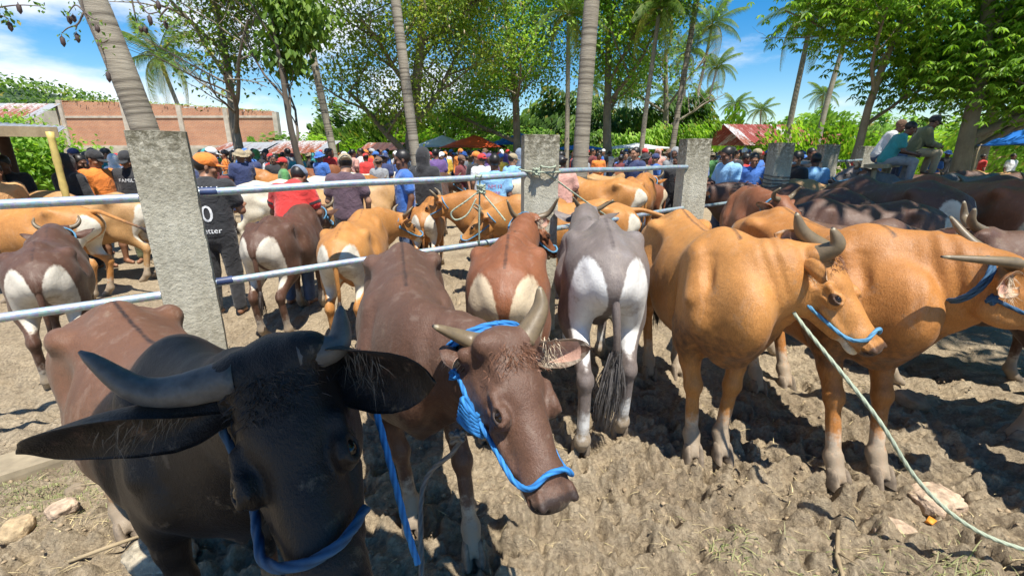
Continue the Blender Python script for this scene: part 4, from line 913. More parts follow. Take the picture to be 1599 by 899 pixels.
# palms
def frond_mesh(L_=3.2, seed=0, droop=1.0, npair=34):
    r = np.random.default_rng(seed); pts = []; 
    for i in range(13):
        t = i / 12; pts.append(np.array([L_ * (t - .12 * droop * t * t), .12 * math.sin(t * 2 + seed), L_ * (.42 * t - (.62 * droop) * t * t)]))
    mb = MB(); mb.tube([tuple(p) for p in pts], [.035 * (1 - .9 * i / 12) for i in range(13)], 4, False, a=(.75, .35, 0, 0))
    V = []; F = []; A = []
    for i in range(npair):
        t = .10 + .9 * i / npair; k = min(11, int(t * 12)); f = t * 12 - k; p = pts[k] * (1 - f) + pts[k + 1] * f; tg = unit(pts[k + 1] - pts[k])
        ll = L_ * .24 * (math.sin(math.pi * min(1, t * .85 + .12)) ** .6) * r.uniform(.85, 1.1)
        for e in (1, -1):
            sd_ = np.array([0, 1., 0]) * e; d = unit(tg * .55 + sd_ * .9 + np.array([0, 0, -.25 - .5 * droop * t])); q = p + d * ll * .55 + np.array([0, 0, -.02]); en = p + d * ll * .95 + np.array([0, 0, -.22 * ll - .1 * ll * droop]); w = tg * .022 * (L_ / 3.2) * 1.2
            n0 = len(V); V += [p - w, p + w, q + w, q - w, en]; F += [(n0, n0 + 1, n0 + 2, n0 + 3), (n0 + 3, n0 + 2, n0 + 4)]; c = min(1, max(0, r.normal(.5, .18) + .2 * (t > .7))); A += [(c, 0, 0, 0)] * 5
    mb.add(V, F, np.array(A)); return mb.mesh('frond', M['leaf_palm'], False)
FR = [frond_mesh(3.3, 0, .75), frond_mesh(3.1, 1, 1.25), frond_mesh(3.0, 2, 1.9)]
FRY = leaf_mat('leaf_palm_yellow', (.12, .15, .02), (.26, .27, .04), (.42, .36, .07), .3)
def palm_trunk(pts, r0, r1, parent, n=14, seg=30, rings=True, name='trunk'):
    mb = MB(); P = bez(pts, 10); V = []
    tot = [0]
    for a, b in zip(P[:-1], P[1:]): tot.append(tot[-1] + np.linalg.norm(b - a))
    Lt = tot[-1]; step = .035 if rings else .6; m_ = max(4, int(Lt / step)); ss = np.linspace(0, Lt, m_); Q = np.stack([np.interp(ss, tot, [p[i] for p in P]) for i in range(3)], 1)
    rr = []; col = []
    for i, s_ in enumerate(ss):
        t = s_ / Lt; ph = (s_ / .085 + .35 * math.sin(s_ * 3) + .2 * math.sin(s_ * 11)) % 1; k = .022 * (ph if rings else 0); rr.append((r0 + (r1 - r0) * t ** .7) * (1 + k) * (1 + .5 * max(0, .25 - s_)) ); col.append(1. if rings and ph < .2 else 0.)
    mb.tube([tuple(q) for q in Q], rr, n, True); mb.A[0][:, 0] = np.repeat(col, n); o = mb.build(name, M['palm_bark'], parent); return Q[-1]
def palm(x, y, pts, r0, r1, label, crown=True, nf=17, fl=1.0, seed=1, rings=True, group='coconut palms', n=14, nuts=True):
    r = random.Random(seed); t = empty('coconut_palm', (x, y, 0), 0, label, 'palm tree', group); top = palm_trunk([tuple(np.array(p) - (x, y, 0)) for p in pts], r0, r1, t, n, rings=rings)
    if crown:
        for i in range(nf):
            o = link('frond', FR[0 if i < nf * .4 else (1 if i < nf * .75 else 2)], t); o.location = tuple(top); el = (.9 - 1.55 * i / nf) + r.uniform(-.12, .12)
            o.rotation_euler = (0, -el, i * 2.4 + r.uniform(-.3, .3)); o.scale = (fl,) * 3
            if i >= nf - 3: o.material_slots[0].link = 'OBJECT'; o.material_slots[0].material = FRY
        if nuts:
            mb = MB()
            for k in range(7): a = k * .9; ball(mb, (top[0] + .22 * math.cos(a) * fl, top[1] + .22 * math.sin(a) * fl, top[2] - .15), .13 * fl, 4)
            mb.build('coconuts', M['leaf_olive'], t)
    return t
# four tall bare trunks of palms whose crowns are far above the picture
palm(-4.95, 6.3, [(-4.62, 6.3, -.1), (-4.68, 6.3, 1.4), (-5.10, 6.3, 3.6), (-6.0, 6.4, 6.5), (-6.9, 6.6, 10)],   .165, .120, 'thick ringed palm trunk leaning left behind the nearest concrete post', seed=3, nf=15, n=22)
palm(1.4, 9.3, [(1.30, 9.3, -.1), (1.36, 9.3, 2.5), (1.50, 9.4, 6), (1.75, 9.6, 12)], .160, .115, 'straight pale grey palm trunk rising behind the post with the green rope', seed=4, nf=15, n=20)
palm(-2.7, 13.5, [(-2.60, 13.5, -.1), (-2.80, 13.5, 2.5), (-3.15, 13.7, 7), (-3.5, 14, 13)], .150, .11, 'grey palm trunk standing in front of the big podded tree', seed=5, nf=15, n=16)
palm(-6.0, 16, [(-5.75, 16, -.1), (-6.0, 16, 2), (-6.5, 16.2, 6), (-7.1, 16.5, 12)], .13, .09, 'slender palm trunk leaning left, seen through the gap of sky', seed=6, nf=15, n=12)
palm(6.9, 20.5, [(6.75, 20.5, -.1), (6.9, 20.5, 3), (7.3, 20.6, 8), (7.7, 21, 15)], .13, .09, 'smooth straight palm trunk left of the feathery palms against blue sky', seed=7, nf=15, n=12)
# palms whose crowns show: x in the crown, distance, crown height, foot offset
CP = [(-25.0, 36, 7.9, 1.2, 1.15, 'coconut palm with yellowing fronds above the brick building'),
      (2.25, 20.6, 6.75, .1, .62, 'tall palm whose crown touches the top beside the pale grey trunk'),
      (5.6, 19.8, 6.75, -.3, .64, 'tall palm with drooping yellow fronds at the top of the sky gap'),
      (18.6, 48, 12.7, -1.0, 1.05, 'tallest isolated palm against the open blue sky'),
      (25.2, 62, 11.4, -1.4, 1.0, 'palm with a round crown just below the isolated tall one'),
      (16.5, 48, 10.4, .3, 1.0, 'palm with ragged crown beside the smooth straight trunk'),
      (20.6, 66, 8.6, .4, .95, 'middle height palm under the isolated tall one'),
      (30.2, 78, 9.6, -.4, 1.0, 'small distant palm left of the red roof'),
      (38.0, 84, 9.0, 0, 1.0, 'small distant palm above the red rusty roof'),
      (43.5, 86, 8.2, .6, 1.0, 'lowest distant palm above the red rusty roof'),
      (15.6, 27, 8.4, -.3, .9, 'palm at the left edge of the big shady tree'),
      (19.8, 30, 10.5, -.9, .95, 'palm half hidden in the foliage of the shady tree'),
      (47.0, 75, 9.6, .5, 1.0, 'distant palm behind the blue and red umbrella'),
      (12.9, 56, 7.6, .2, .9, 'low palm deep in the grove behind the crowd'),
      (9.6, 60, 8.9, .3, .9, 'low slim palm in the grove near the tall straight trunk'),
      (34.5, 92, 7.6, 0, .95, 'tiny far palm between two distant palms'),
      (61.0, 70, 9.5, 0, 1, 'distant palm showing beyond the shady tree at the edge')]
for i, (x, y, h, dx, fl, lb) in enumerate(CP): palm(x, y, [(x + dx, y, -.1), (x + dx * .8, y, h * .4), (x + dx * .25, y, h * .8), (x, y, h)], .19 if fl > .8 else .12, .12 if fl > .8 else .08, lb, nf=19, fl=fl, seed=20 + i, rings=False, n=8, nuts=i < 6)
# broadleaf trees
tree(-7.9, 14, 10.5, .16, 'dark green podded tree standing in front of the brick building', 'leaf_dark', n=15000, size=.125, spread=1.0, seed=5, first=.30, cl=.45, lean=(.03, 0), yellow=.14, zmin=2.2, xr=(-.7, 1.9), yr=(-1.2, 3))
tree(-5.1, 12, 7.5, .10, 'thin dark tree with drooping clustered leaves before the slender palm', 'leaf_dark', n=2600, size=.20, spread=.35, seed=8, first=.40, cl=.22, bark='bark_dark', droop=1.2, yellow=.0, nb=3, zmin=2.7, xr=(-.6, .7), yr=(-.7, .7))
tree(-4.2, 19.5, 15, .27, 'big podded tree in the centre with pale limbs and hanging pods', 'leaf_olive', n=35000, size=.15, spread=1.15, seed=13, xr=(-2.9, 9), yr=(-3.5, 6), first=.16, cl=.62, pods=700, yellow=.08, nb=6, zmin=2.0)
tree(.2, 24, 15, .22, 'spreading podded tree filling the gap beside the central post', 'leaf_fresh', n=33000, size=.165, spread=1.1, seed=17, xr=(-5, 9), first=.18, cl=.65, pods=350, nb=6, zmin=2.0, yellow=.08)
tree(4.6, 23, 15, .24, 'grey limbed tree behind the pale grey palm trunk', 'leaf_fresh', n=30000, size=.17, spread=.95, seed=23, first=.25, cl=.6, nb=5, zmin=2.2, yellow=.07)
tree(9.5, 30, 12, .25, 'thin crowned tree between the palms of the sky gap', 'leaf_dark', n=4500, size=.22, spread=.8, seed=29, first=.35, cl=.5, nb=4, zmin=3, xr=(-3, 1.0), yr=(-2, 3))
tree(12.6, 13.4, 15.0, .22, 'big shady tree with palm shaped leaves behind the seated men', 'leaf_fresh', 'palmate', n=20000, size=.19, spread=1.2, xr=(-5, 9), yr=(-4.5, 6), seed=31, first=.12, cl=.70, lean=(.05, 0), nb=6, zmin=2.6, droop=.1, yellow=.03)
tree(10.2, 14.5, 13, .13, 'slim tree with palm shaped leaves left of the thick leaning trunk', 'leaf_fresh', 'palmate', n=10000, size=.20, spread=1.1, seed=37, xr=(-2.3, 6), yr=(-3, 5), first=.25, cl=.55, lean=(.04, -.02), nb=5, zmin=3.0, droop=.1)
tree(9.8, 3.0, 12.5, .30, 'tree at the right outside the picture whose crown shades the herd', 'leaf_fresh', 'palmate', n=4600, size=.34, spread=1.35, seed=41, first=.42, cl=.7, lean=(-.28, .0), nb=6, zmin=4.6, droop=.1)
tree(19.5, 20, 11, .3, 'sunlit tree at the far right behind the hut', 'leaf_fresh', n=11000, size=.24, spread=1.0, seed=43, first=.2, cl=.7, zmin=1.6)
tree(-17.5, 17, 3.6, .12, 'bushy green tree beside the rusty tin roof', 'leaf_fresh', n=5000, size=.15, spread=.8, seed=47, first=.15, cl=.35, zmin=.6)
tree(-12.6, 12.6, 2.6, .08, 'small leafy tree behind the open tin shed', 'leaf_fresh', n=4000, size=.16, spread=.8, seed=48, first=.1, cl=.4, zmin=.6)
# shrubs and the far grove: a mass nobody could count
def grove(name, x0, x1, y0, y1, h0, h1, n, size, mat, seed, hf=None):
    r = np.random.default_rng(seed); x = r.uniform(x0, x1, n); y = r.uniform(y0, y1, n); top = h0 + (h1 - h0) * vnoise(x * .35 + seed, y * .2) + .9 * (vnoise(x * 1.4 + seed, y * .6) - .5); z = top * r.random(n) ** .75
    bulge = (vnoise(x * .9 + 3, z * .9 + seed) - .5) * 2.5; y = y0 + (y - y0) * .35 + bulge
    V, F, A = leaves(np.stack([x, y, z], 1), size, 'simple', seed); cl = vnoise(x * .7, z * .9, y * .4); A[:, 0] = np.clip(A[:, 0] + np.repeat(cl - .5, 4) * 1.2, 0, 1)
    o = link(name, mesh(name, V, F, M[mat], False, A)); tag(o, kind='stuff'); return o
grove('far_grove', -14, 14, 33, 40, 2.6, 6.0, 26000, .42, 'leaf_dark', 3)
grove('far_grove', 10, 75, 62, 75, 3.2, 7.5, 22000, .75, 'leaf_fresh', 5)
grove('undergrowth', 14, 48, 26, 34, 1.4, 3.4, 16000, .34, 'leaf_fresh', 7)
grove('undergrowth', -16.5, 12, 29, 33, 1.6, 3.2, 20000, .32, 'leaf_fresh', 9)
grove('undergrowth', -24, -11.5, 15.5, 17, .9, 2.0, 3500, .18, 'leaf_fresh', 11)
# wooded hill far left
r = np.random.default_rng(9); xs = np.linspace(-330, 60, 60); ys = np.linspace(150, 330, 16); XX, YY = np.meshgrid(xs, ys, indexing='ij')
ZZ = 28 * np.exp(-((XX + 232) / 55) ** 2) * np.sin(np.clip((YY - 150) / 180, 0, 1) * math.pi) ** .7 + 3 * vnoise(XX * .03, YY * .03) - 1.5; I = np.arange(XX.size).reshape(XX.shape)
hm = link('hill', mesh('hill', np.stack([XX.ravel(), YY.ravel(), ZZ.ravel()], 1), np.stack([I[:-1, :-1].ravel(), I[1:, :-1].ravel(), I[1:, 1:].ravel(), I[:-1, 1:].ravel()], 1), simple('hill_green', (.03, .06, .02), .9, .4, .08, 0))); tag(hm, kind='structure')
n = 16000; x = r.uniform(-330, 20, n); y = r.uniform(152, 260, n); z = 28 * np.exp(-((x + 232) / 55) ** 2) * np.sin(np.clip((y - 150) / 180, 0, 1) * math.pi) ** .7 + 3 * vnoise(x * .03, y * .03) + r.uniform(-1, 1, n) + 6.5 * vnoise(x * .09, y * .09) * r.random(n)
V, F, A = leaves(np.stack([x, y, z], 1), 2.3, 'simple', 4); A[:, 0] = np.clip(A[:, 0] + np.repeat(vnoise(x * .12, y * .05, z * .2) - .5, 4), 0, 1); tag(link('hill_woods', mesh('hill_woods', V, F, M['leaf_dark'], False, A)), kind='stuff')
# ------------------------------------------------------------------ buildings and roofs far back
def brick_mat():
    m, n, l, b = newmat('brick_wall'); tc = n.new('ShaderNodeTexCoord'); mp = n.new('ShaderNodeMapping'); mp.inputs['Rotation'].default_value = (R(90), 0, 0); l.new(tc.outputs['Object'], mp.inputs[0])
    k = n.new('ShaderNodeTexBrick'); l.new(mp.outputs[0], k.inputs[0]); k.inputs['Scale'].default_value = 1; k.inputs['Brick Width'].default_value = .23; k.inputs['Row Height'].default_value = .075; k.inputs['Mortar Size'].default_value = .012
    k.inputs['Color1'].default_value = (.55, .20, .085, 1); k.inputs['Color2'].default_value = (.40, .14, .065, 1); k.inputs['Mortar'].default_value = (.45, .38, .30, 1); k.inputs['Bias'].default_value = .1
    q = nz(n, l, 1.1, 5, .6, tc.outputs['Object']); c = mix(n, l, .4, k.outputs[0], ramp(n, l, q.outputs[0], [(.3, (.32, .14, .075)), (.7, (.66, .36, .20))]).outputs[0])
    l.new(c, b.inputs['Base Color']); b.inputs['Roughness'].default_value = .9; bump(n, l, k.outputs['Fac'], b, .5, .01); return m
M['brick'] = brick_mat(); M['plaster'] = simple('stained_plaster', (.38, .35, .27), .9, .35, 1.2, .3); M['frame_conc'] = simple('frame_concrete', (.46, .41, .33), .9, .25, 3, .3)
def tin_mat(name, base, rust, thr=.5):
    m, n, l, b = newmat(name); tc = n.new('ShaderNodeTexCoord'); mp = n.new('ShaderNodeMapping'); mp.inputs['Scale'].default_value = (1.1, .3, .3); l.new(tc.outputs['Object'], mp.inputs[0])
    q = nz(n, l, 1.3, 4, .55, mp.outputs[0]); q2 = nz(n, l, 7, 6, .7, tc.outputs['Object']); f = mix(n, l, .35, q.outputs[0], q2.outputs[0])
    r = ramp(n, l, f, [(thr - .04, (0, 0, 0)), (thr + .04, (1, 1, 1))]); rc = ramp(n, l, q2.outputs[0], [(.3, tuple(k * .5 for k in rust)), (.7, rust)])
    c = mix(n, l, r.outputs[0], rc.outputs[0], base); l.new(c, b.inputs['Base Color']); b.inputs['Roughness'].default_value = .5; b.inputs['Metallic'].default_value = .15; return m
M['tin_rust'] = tin_mat('rusty_tin', (.52, .54, .53), (.36, .12, .06), .50); M['tin_red'] = tin_mat('red_painted_tin', (.46, .30, .27), (.34, .07, .045), .56); M['tin_grey'] = tin_mat('grey_tin', (.33, .34, .35), (.20, .12, .08), .42); M['tin_dark'] = tin_mat('dark_tin', (.10, .085, .075), (.14, .06, .04), .5)
M['wood'] = bark_mat('weathered_wood', (.22, .16, .09), (.42, .33, .2)); M['bamboo'] = simple('bamboo', (.55, .42, .13), .5, .25, 9, .2); M['wood_dark'] = simple('dark_wood', (.10, .05, .03), .8, .3, 8, .3)
def corrugated(name, w, d, parent, mat, nseg=None, th=.006, wave=.011, pitch=.076):
    """one tin sheet lying in its own x-y plane, ridges running along y"""
    n = nseg or max(8, int(w / pitch * 4)); V = []; F = []
    for s_ in (0, 1):
        for j in (0, 1):
            for i in range(n + 1): x = w * i / n; V.append((x, d * j, wave * math.sin(x / pitch * 2 * math.pi) - th * s_))
    m_ = n + 1
    for i in range(n):
        F.append((i, i + 1, m_ + i + 1, m_ + i)); F.append((2 * m_ + i, 3 * m_ + i, 3 * m_ + i + 1, 2 * m_ + i + 1)); F.append((i, 2 * m_ + i, 2 * m_ + i + 1, i + 1)); F.append((m_ + i, m_ + i + 1, 3 * m_ + i + 1, 3 * m_ + i))
    F.append((0, m_, 3 * m_, 2 * m_)); F.append((n, 2 * m_ + n, 3 * m_ + n, m_ + n)); mb = MB(); mb.add(V, F); return mb.build(name, mat, parent, False)
# brick building: wall panels framed by concrete columns and beams, plastered base
bb = empty('brick_building', (-31.2, 31, 0), R(-1), 'long unfinished brick building with pale concrete columns and stained plaster base', 'building')
cols = [0, 2.9, 6.9, 10.4, 13.3, 16.4]; tops = [4.5, 4.55, 4.4, 4.25, 4.05, 3.85]
for i in range(len(cols) - 1):
    x0, x1 = cols[i], cols[i + 1]
    if i == 0:
        MB().box(((x0 + x1) / 2, 3.4, 2.0), ((x1 - x0) / 2, 3.2, 2.0)).build('wall', M['plaster'], bb, False); continue
    for z0, z1, nm, mt in ((0, 1.75, 'plaster_base', 'plaster'), (1.9, 3.55, 'brick_panel', 'brick'), (3.68, (tops[i] + tops[i + 1]) / 2, 'brick_panel', 'brick')):
        MB().box(((x0 + x1) / 2, .1 if nm[0] == 'b' else .06, (z0 + z1) / 2), ((x1 - x0) / 2 - .14, .1 if nm[0] == 'b' else .14, (z1 - z0) / 2), jit=.0).build(nm, M[mt], bb, False)
    for z in (1.825, 3.615): MB().box(((x0 + x1) / 2, .07, z), ((x1 - x0) / 2 - .14, .13, .075 if z < 2 else .065)).build('beam', M['frame_conc'], bb, False)
for x, t in zip(cols[1:], tops[1:]): MB().box((x, .05, t / 2), (.14, .17, t / 2 + .05)).build('column', M['frame_conc'], bb, False)
MB().box((2.9, 3.3, 2.2), (.1, 3.1, 2.2)).build('side_wall', M['brick'], bb, False)
for i in range(26):     # broken top courses and weeds on the parapet
    x = 3.2 + i * .50; t = float(np.interp(x, cols, tops)); MB().box((x, .1, t + .01), (random.uniform(.1, .3), .09, random.uniform(.02, .09)), jit=.01).build('broken_course', M['brick'], bb, False)
V, F, A = leaves(np.stack([np.linspace(3, 16, 500), np.full(500, .1) + RNG.normal(0, .12, 500), np.interp(np.linspace(3, 16, 500), cols, tops) + .1 + RNG.uniform(0, .14, 500) * vnoise(np.linspace(3, 16, 500) * 1.3, np.zeros(500))], 1), .13, 'simple', 3); o = link('parapet_weeds', mesh('weeds', V, F, M['leaf_olive'], False, A), bb); o['kind'] = 'stuff'
def shed(name, x, y, rz, w, d, h, tilt, mat, label, sheets=8, post=True, cat='shed', walls=None, gable=False, rh=1.0, group=None):
    t = empty(name, (x, y, 0), rz, label, cat, group); sw = w / sheets
    for i in range(sheets):
        for side in ((0, 1) if gable else (0,)):
            o = corrugated('roof_sheet', sw * 1.02, d / (2 if gable else 1) / math.cos(tilt), t, M[mat if (i * 7 + side) % 5 else ('tin_rust' if mat != 'tin_rust' else 'tin_grey')], nseg=max(8, int(sw / .076 * 2)) if y < 30 else 10, wave=.012 if y < 30 else .03, pitch=.076 if y < 30 else sw / 3)
            o.location = (-w / 2 + i * sw, (-d / 2 if not side else d / 2), h + (i % 2) * .008) if True else None
            if side: o.rotation_euler = (math.pi - tilt, 0, 0); o.location.x = -w / 2 + i * sw; o.rotation_euler = (-tilt, 0, 0); o.location.y = 0; o.location.z = h + d / 2 * math.tan(tilt)
            else: o.rotation_euler = (tilt, 0, 0)
    if post:
        for px_ in (-w / 2 + .15, 0, w / 2 - .15):
            for s_ in (-1, 1): MB().tube([(px_, s_ * (d / 2 - .15), -.1), (px_, s_ * (d / 2 - .15), h + (0 if gable or s_ < 0 else d * math.tan(tilt)) - .03)], .06, 8).build('pole', M['wood'], t)
    if walls: MB().box((0, d / 4, h / 2), (w / 2 - .2, .05, h / 2)).build('wall', M[walls], t, False)
    return t
shed('tin_shed', -27.3, 27, R(4), 3.4, 2.0, 3.25, R(24), 'tin_rust', 'tin roof striped with rust in front of the wooded hill', 6)
shed('tin_shed', -13.6, 24.5, R(-3), 2.7, 1.7, 1.55, R(15), 'tin_grey', 'low dark grey tin roof at the foot of the brick building', 4, walls='wood_dark')
shed('tin_shed', -10.9, 24.5, R(-4), 3.7, 2.2, 1.45, R(16), 'tin_rust', 'long low roof of white and rust orange tin sheets before the grove', 6)
shed('tin_shed', -7.4, 28.5, R(-12), 2.4, 2.4, 1.6, R(20), 'tin_dark', 'small dark gabled roof behind the crowd near the podded tree', 4, gable=True)
shed('tin_shed', 20.6, 40.5, R(8), 6.6, 6.5, 2.0, R(27), 'tin_red', 'broad red rusty gabled roof beyond the crowd', 8, gable=True)
shed('tin_shed', 29.6, 46, R(-8), 5.0, 5.5, 2.1, R(20), 'tin_red', 'smaller red and blue grey roof beside the distant palms', 6, gable=True)
hut = shed('hut', 29.8, 29.5, R(4), 2.6, 2.6, 1.9, R(26), 'tin_dark', 'little brown hut with a pointed roof behind the shady herd', 4, gable=True, cat='hut'); M['hut_wall'] = simple('hut_wall', (.42, .28, .17), .9, .2, 4, .2); MB().box((0, 0, .95), (1.15, 1.1, .95)).build('wall', M['hut_wall'], hut, False)
# open shed at the far left: tin edge, rafters, poles
ls = empty('open_shed', (-6.33, 5.05, 0), R(40), 'open sided shed with a grey tin roof edge at the far left', 'shed')
for i in range(4):
    o = corrugated('roof_sheet', .85, 3.0, ls, M['tin_grey']); o.location = (-2.15 + i * .82, -.25 + i * .02, 1.90 - i * .035 + .006 * (i % 2)); o.rotation_euler = (R(4), R(2.5), 0)
MB().box((-.5, -.28, 1.80), (1.7, .03, .055)).build('fascia_board', M['wood'], ls, False)
for a, b_ in (((-1.6, -.1, 1.42), (.75, -.1, 1.80)), ((-1.6, 1.2, 1.5), (.8, 1.2, 1.85))): MB().tube([a, b_], .045, 8).build('rafter', M['wood'], ls)
for a in ((.45, .9), (.45, 2.3), (-1.9, 2.2)): MB().tube([(a[0], a[1], -.1), (a[0], a[1], 1.84)], .075, 9).build('pole', M['wood_dark'], ls)
b_ = empty('bamboo_pole', (-5.08, 5.45, 0), 0, 'yellow bamboo pole leaning against the edge of the open shed', 'pole')
mb = MB(); P = [(-.10 - .03 * t, 0, 1.80 - 1.80 * t) for t in np.linspace(0, 1, 25)]; mb.tube(P, [.034 + (.005 if i % 4 == 0 else 0) for i in range(25)], 10); mb.build('culm', M['bamboo'], b_)
# stalls: tarpaulins and umbrellas in the far crowd
def cloth(name, col): return simple(name, col, .6, .12, 6, .1)
CL = {k: cloth('tarp_' + k, c) for k, c in dict(blue=(.02, .16, .55), orange=(.75, .10, .02), white=(.62, .64, .64), red=(.5, .03, .03), grey=(.3, .32, .33)).items()}
def canopy(x, y, w, d, h, col, label, sag=.25, rz=0, peak=.6, cat='market canopy'):
    t = empty('market_canopy', (x, y, 0), rz, label, cat, 'canopies over the market stalls'); n = 12; V = []; F = []
    for s_ in (0, .02):
        for i in range(n + 1):
            for j in range(n + 1):
                u, v = -1 + 2 * i / n, -1 + 2 * j / n; z = h + peak * (1 - max(abs(u), abs(v))) + sag * .3 * math.sin(u * 5) * math.cos(v * 4) * .4 - s_; V.append((u * w / 2, v * d / 2, z))
    m_ = (n + 1) ** 2
    for i in range(n):
        for j in range(n):
            a = i * (n + 1) + j; F.append((a, a + n + 1, a + n + 2, a + 1)); F.append((m_ + a, m_ + a + 1, m_ + a + n + 2, m_ + a + n + 1))
    for i in range(n):
        for a, b_ in ((i, i + 1), (n * (n + 1) + i, n * (n + 1) + i + 1), (i * (n + 1), (i + 1) * (n + 1)), (i * (n + 1) + n, (i + 1) * (n + 1) + n)): F.append((a, b_, m_ + b_, m_ + a))
    mb = MB(); mb.add(V, F); mb.build('tarpaulin', CL[col], t)
    for a in (-1, 1):
        for b_ in (-1, 1): MB().tube([(a * w * .48, b_ * d * .48, -.1), (a * w * .48, b_ * d * .48, h)], .035, 6).build('pole', M['wood'], t)
canopy(-3.6, 25, 3.0, 2.4, 1.75, 'white', 'white sheeted stall roof under the podded tree', rz=.1)
canopy(-1.9, 24.5, 3.0, 2.4, 1.75, 'orange', 'bright orange stall canopy in the dark shade of the grove', rz=-.15)
canopy(.4, 25.5, 3.2, 2.6, 1.9, 'blue', 'blue tarpaulin stall just left of the roped post', rz=.2)
canopy(6.9, 27, 3.6, 2.4, 1.7, 'white', 'pale stall roof beyond the crowd between two palm trunks', rz=0, peak=.3)
canopy(3.6, 26, 2.4, 2.2, 1.65, 'blue', 'small blue stall roof behind the pale grey palm trunk', rz=.3, peak=.3)
canopy(12.9, 10.9, 2.3, 2.6, 1.75, 'blue', 'blue tarpaulin hanging at the far right edge', rz=.2, peak=.9)

# ------------------------------------------------------------------ people
SK = {'a': simple('skin_brown', (.26, .125, .07), .5, .12, 8, .05), 'b': simple('skin_dark', (.15, .070, .042), .5, .12, 8, .05), 'c': simple('skin_tan', (.36, .19, .115), .5, .12, 8, .05)}
FAB = {}
def fab(name, col):
    if name not in FAB:
        m, n, l, b = newmat('fabric_' + name); tc = n.new('ShaderNodeTexCoord'); q = nz(n, l, 9, 5, .6, tc.outputs['Object'], .6); l.new(ramp(n, l, q.outputs[0], [(.3, tuple(k * .75 for k in col)), (.7, tuple(min(1, k * 1.12) for k in col))]).outputs[0], b.inputs['Base Color'])
        b.inputs['Roughness'].default_value = .85; b.inputs['Sheen Weight'].default_value = .2; bump(n, l, q.outputs[0], b, .9, .03); FAB[name] = m
    return FAB[name]
COL = dict(black=(.022, .022, .025), navy=(.03, .045, .13), blue=(.05, .16, .50), red=(.62, .035, .03), white=(.72, .72, .72), orange=(.80, .22, .03), grey=(.27, .28, .29), olive=(.13, .14, .07), maroon=(.18, .03, .035), yellow=(.80, .50, .06), teal=(.04, .30, .30), purple=(.13, .07, .22), pink=(.62, .33, .27), brown=(.17, .09, .05), khaki=(.36, .29, .18), sky=(.25, .50, .78), denim=(.07, .11, .20), green=(.10, .28, .09), slate=(.18, .23, .32), plum=(.105, .062, .085))
for k, c in COL.items(): fab(k, c)
M['hair'] = simple('black_hair', (.014, .011, .010), .45, .3, 40, .3)
def hand(mb, w, d, n, side, r0=.0095, curl=.5):
    """palm and five bent fingers of different lengths; d = along the hand, n = palm normal, side = +1/-1 for the thumb side"""
    d = unit(d); n = unit(n - np.dot(n, d) * d); a = np.cross(n, d) * side
    mb.tube([tuple(w - d * .01), tuple(w + d * .03), tuple(w + d * .07), tuple(w + d * .092)], [.024, .034, .038, .032], 8, True, squash=.5)
    for i, (o, L_) in enumerate(((.030, .068), (.010, .076), (-.010, .072), (-.029, .056))):
        b = w + d * .085 + a * o; p1 = b + unit(d + n * curl * .35) * L_ * .45; p2 = p1 + unit(d + n * curl * 1.2) * L_ * .32; p3 = p2 + unit(d * .6 + n * curl * 2.0) * L_ * .25
        mb.tube([tuple(b), tuple(p1), tuple(p2), tuple(p3)], [r0, r0 * .95, r0 * .85, r0 * .6], 6)
    b = w + d * .025 + a * .03; p1 = b + unit(d * .8 + a * .8 + n * .3) * .035; p2 = p1 + unit(d + a * .25 + n * .4) * .03
    mb.tube([tuple(b), tuple(p1), tuple(p2)], [r0 * 1.25, r0 * 1.1, r0 * .75], 6)
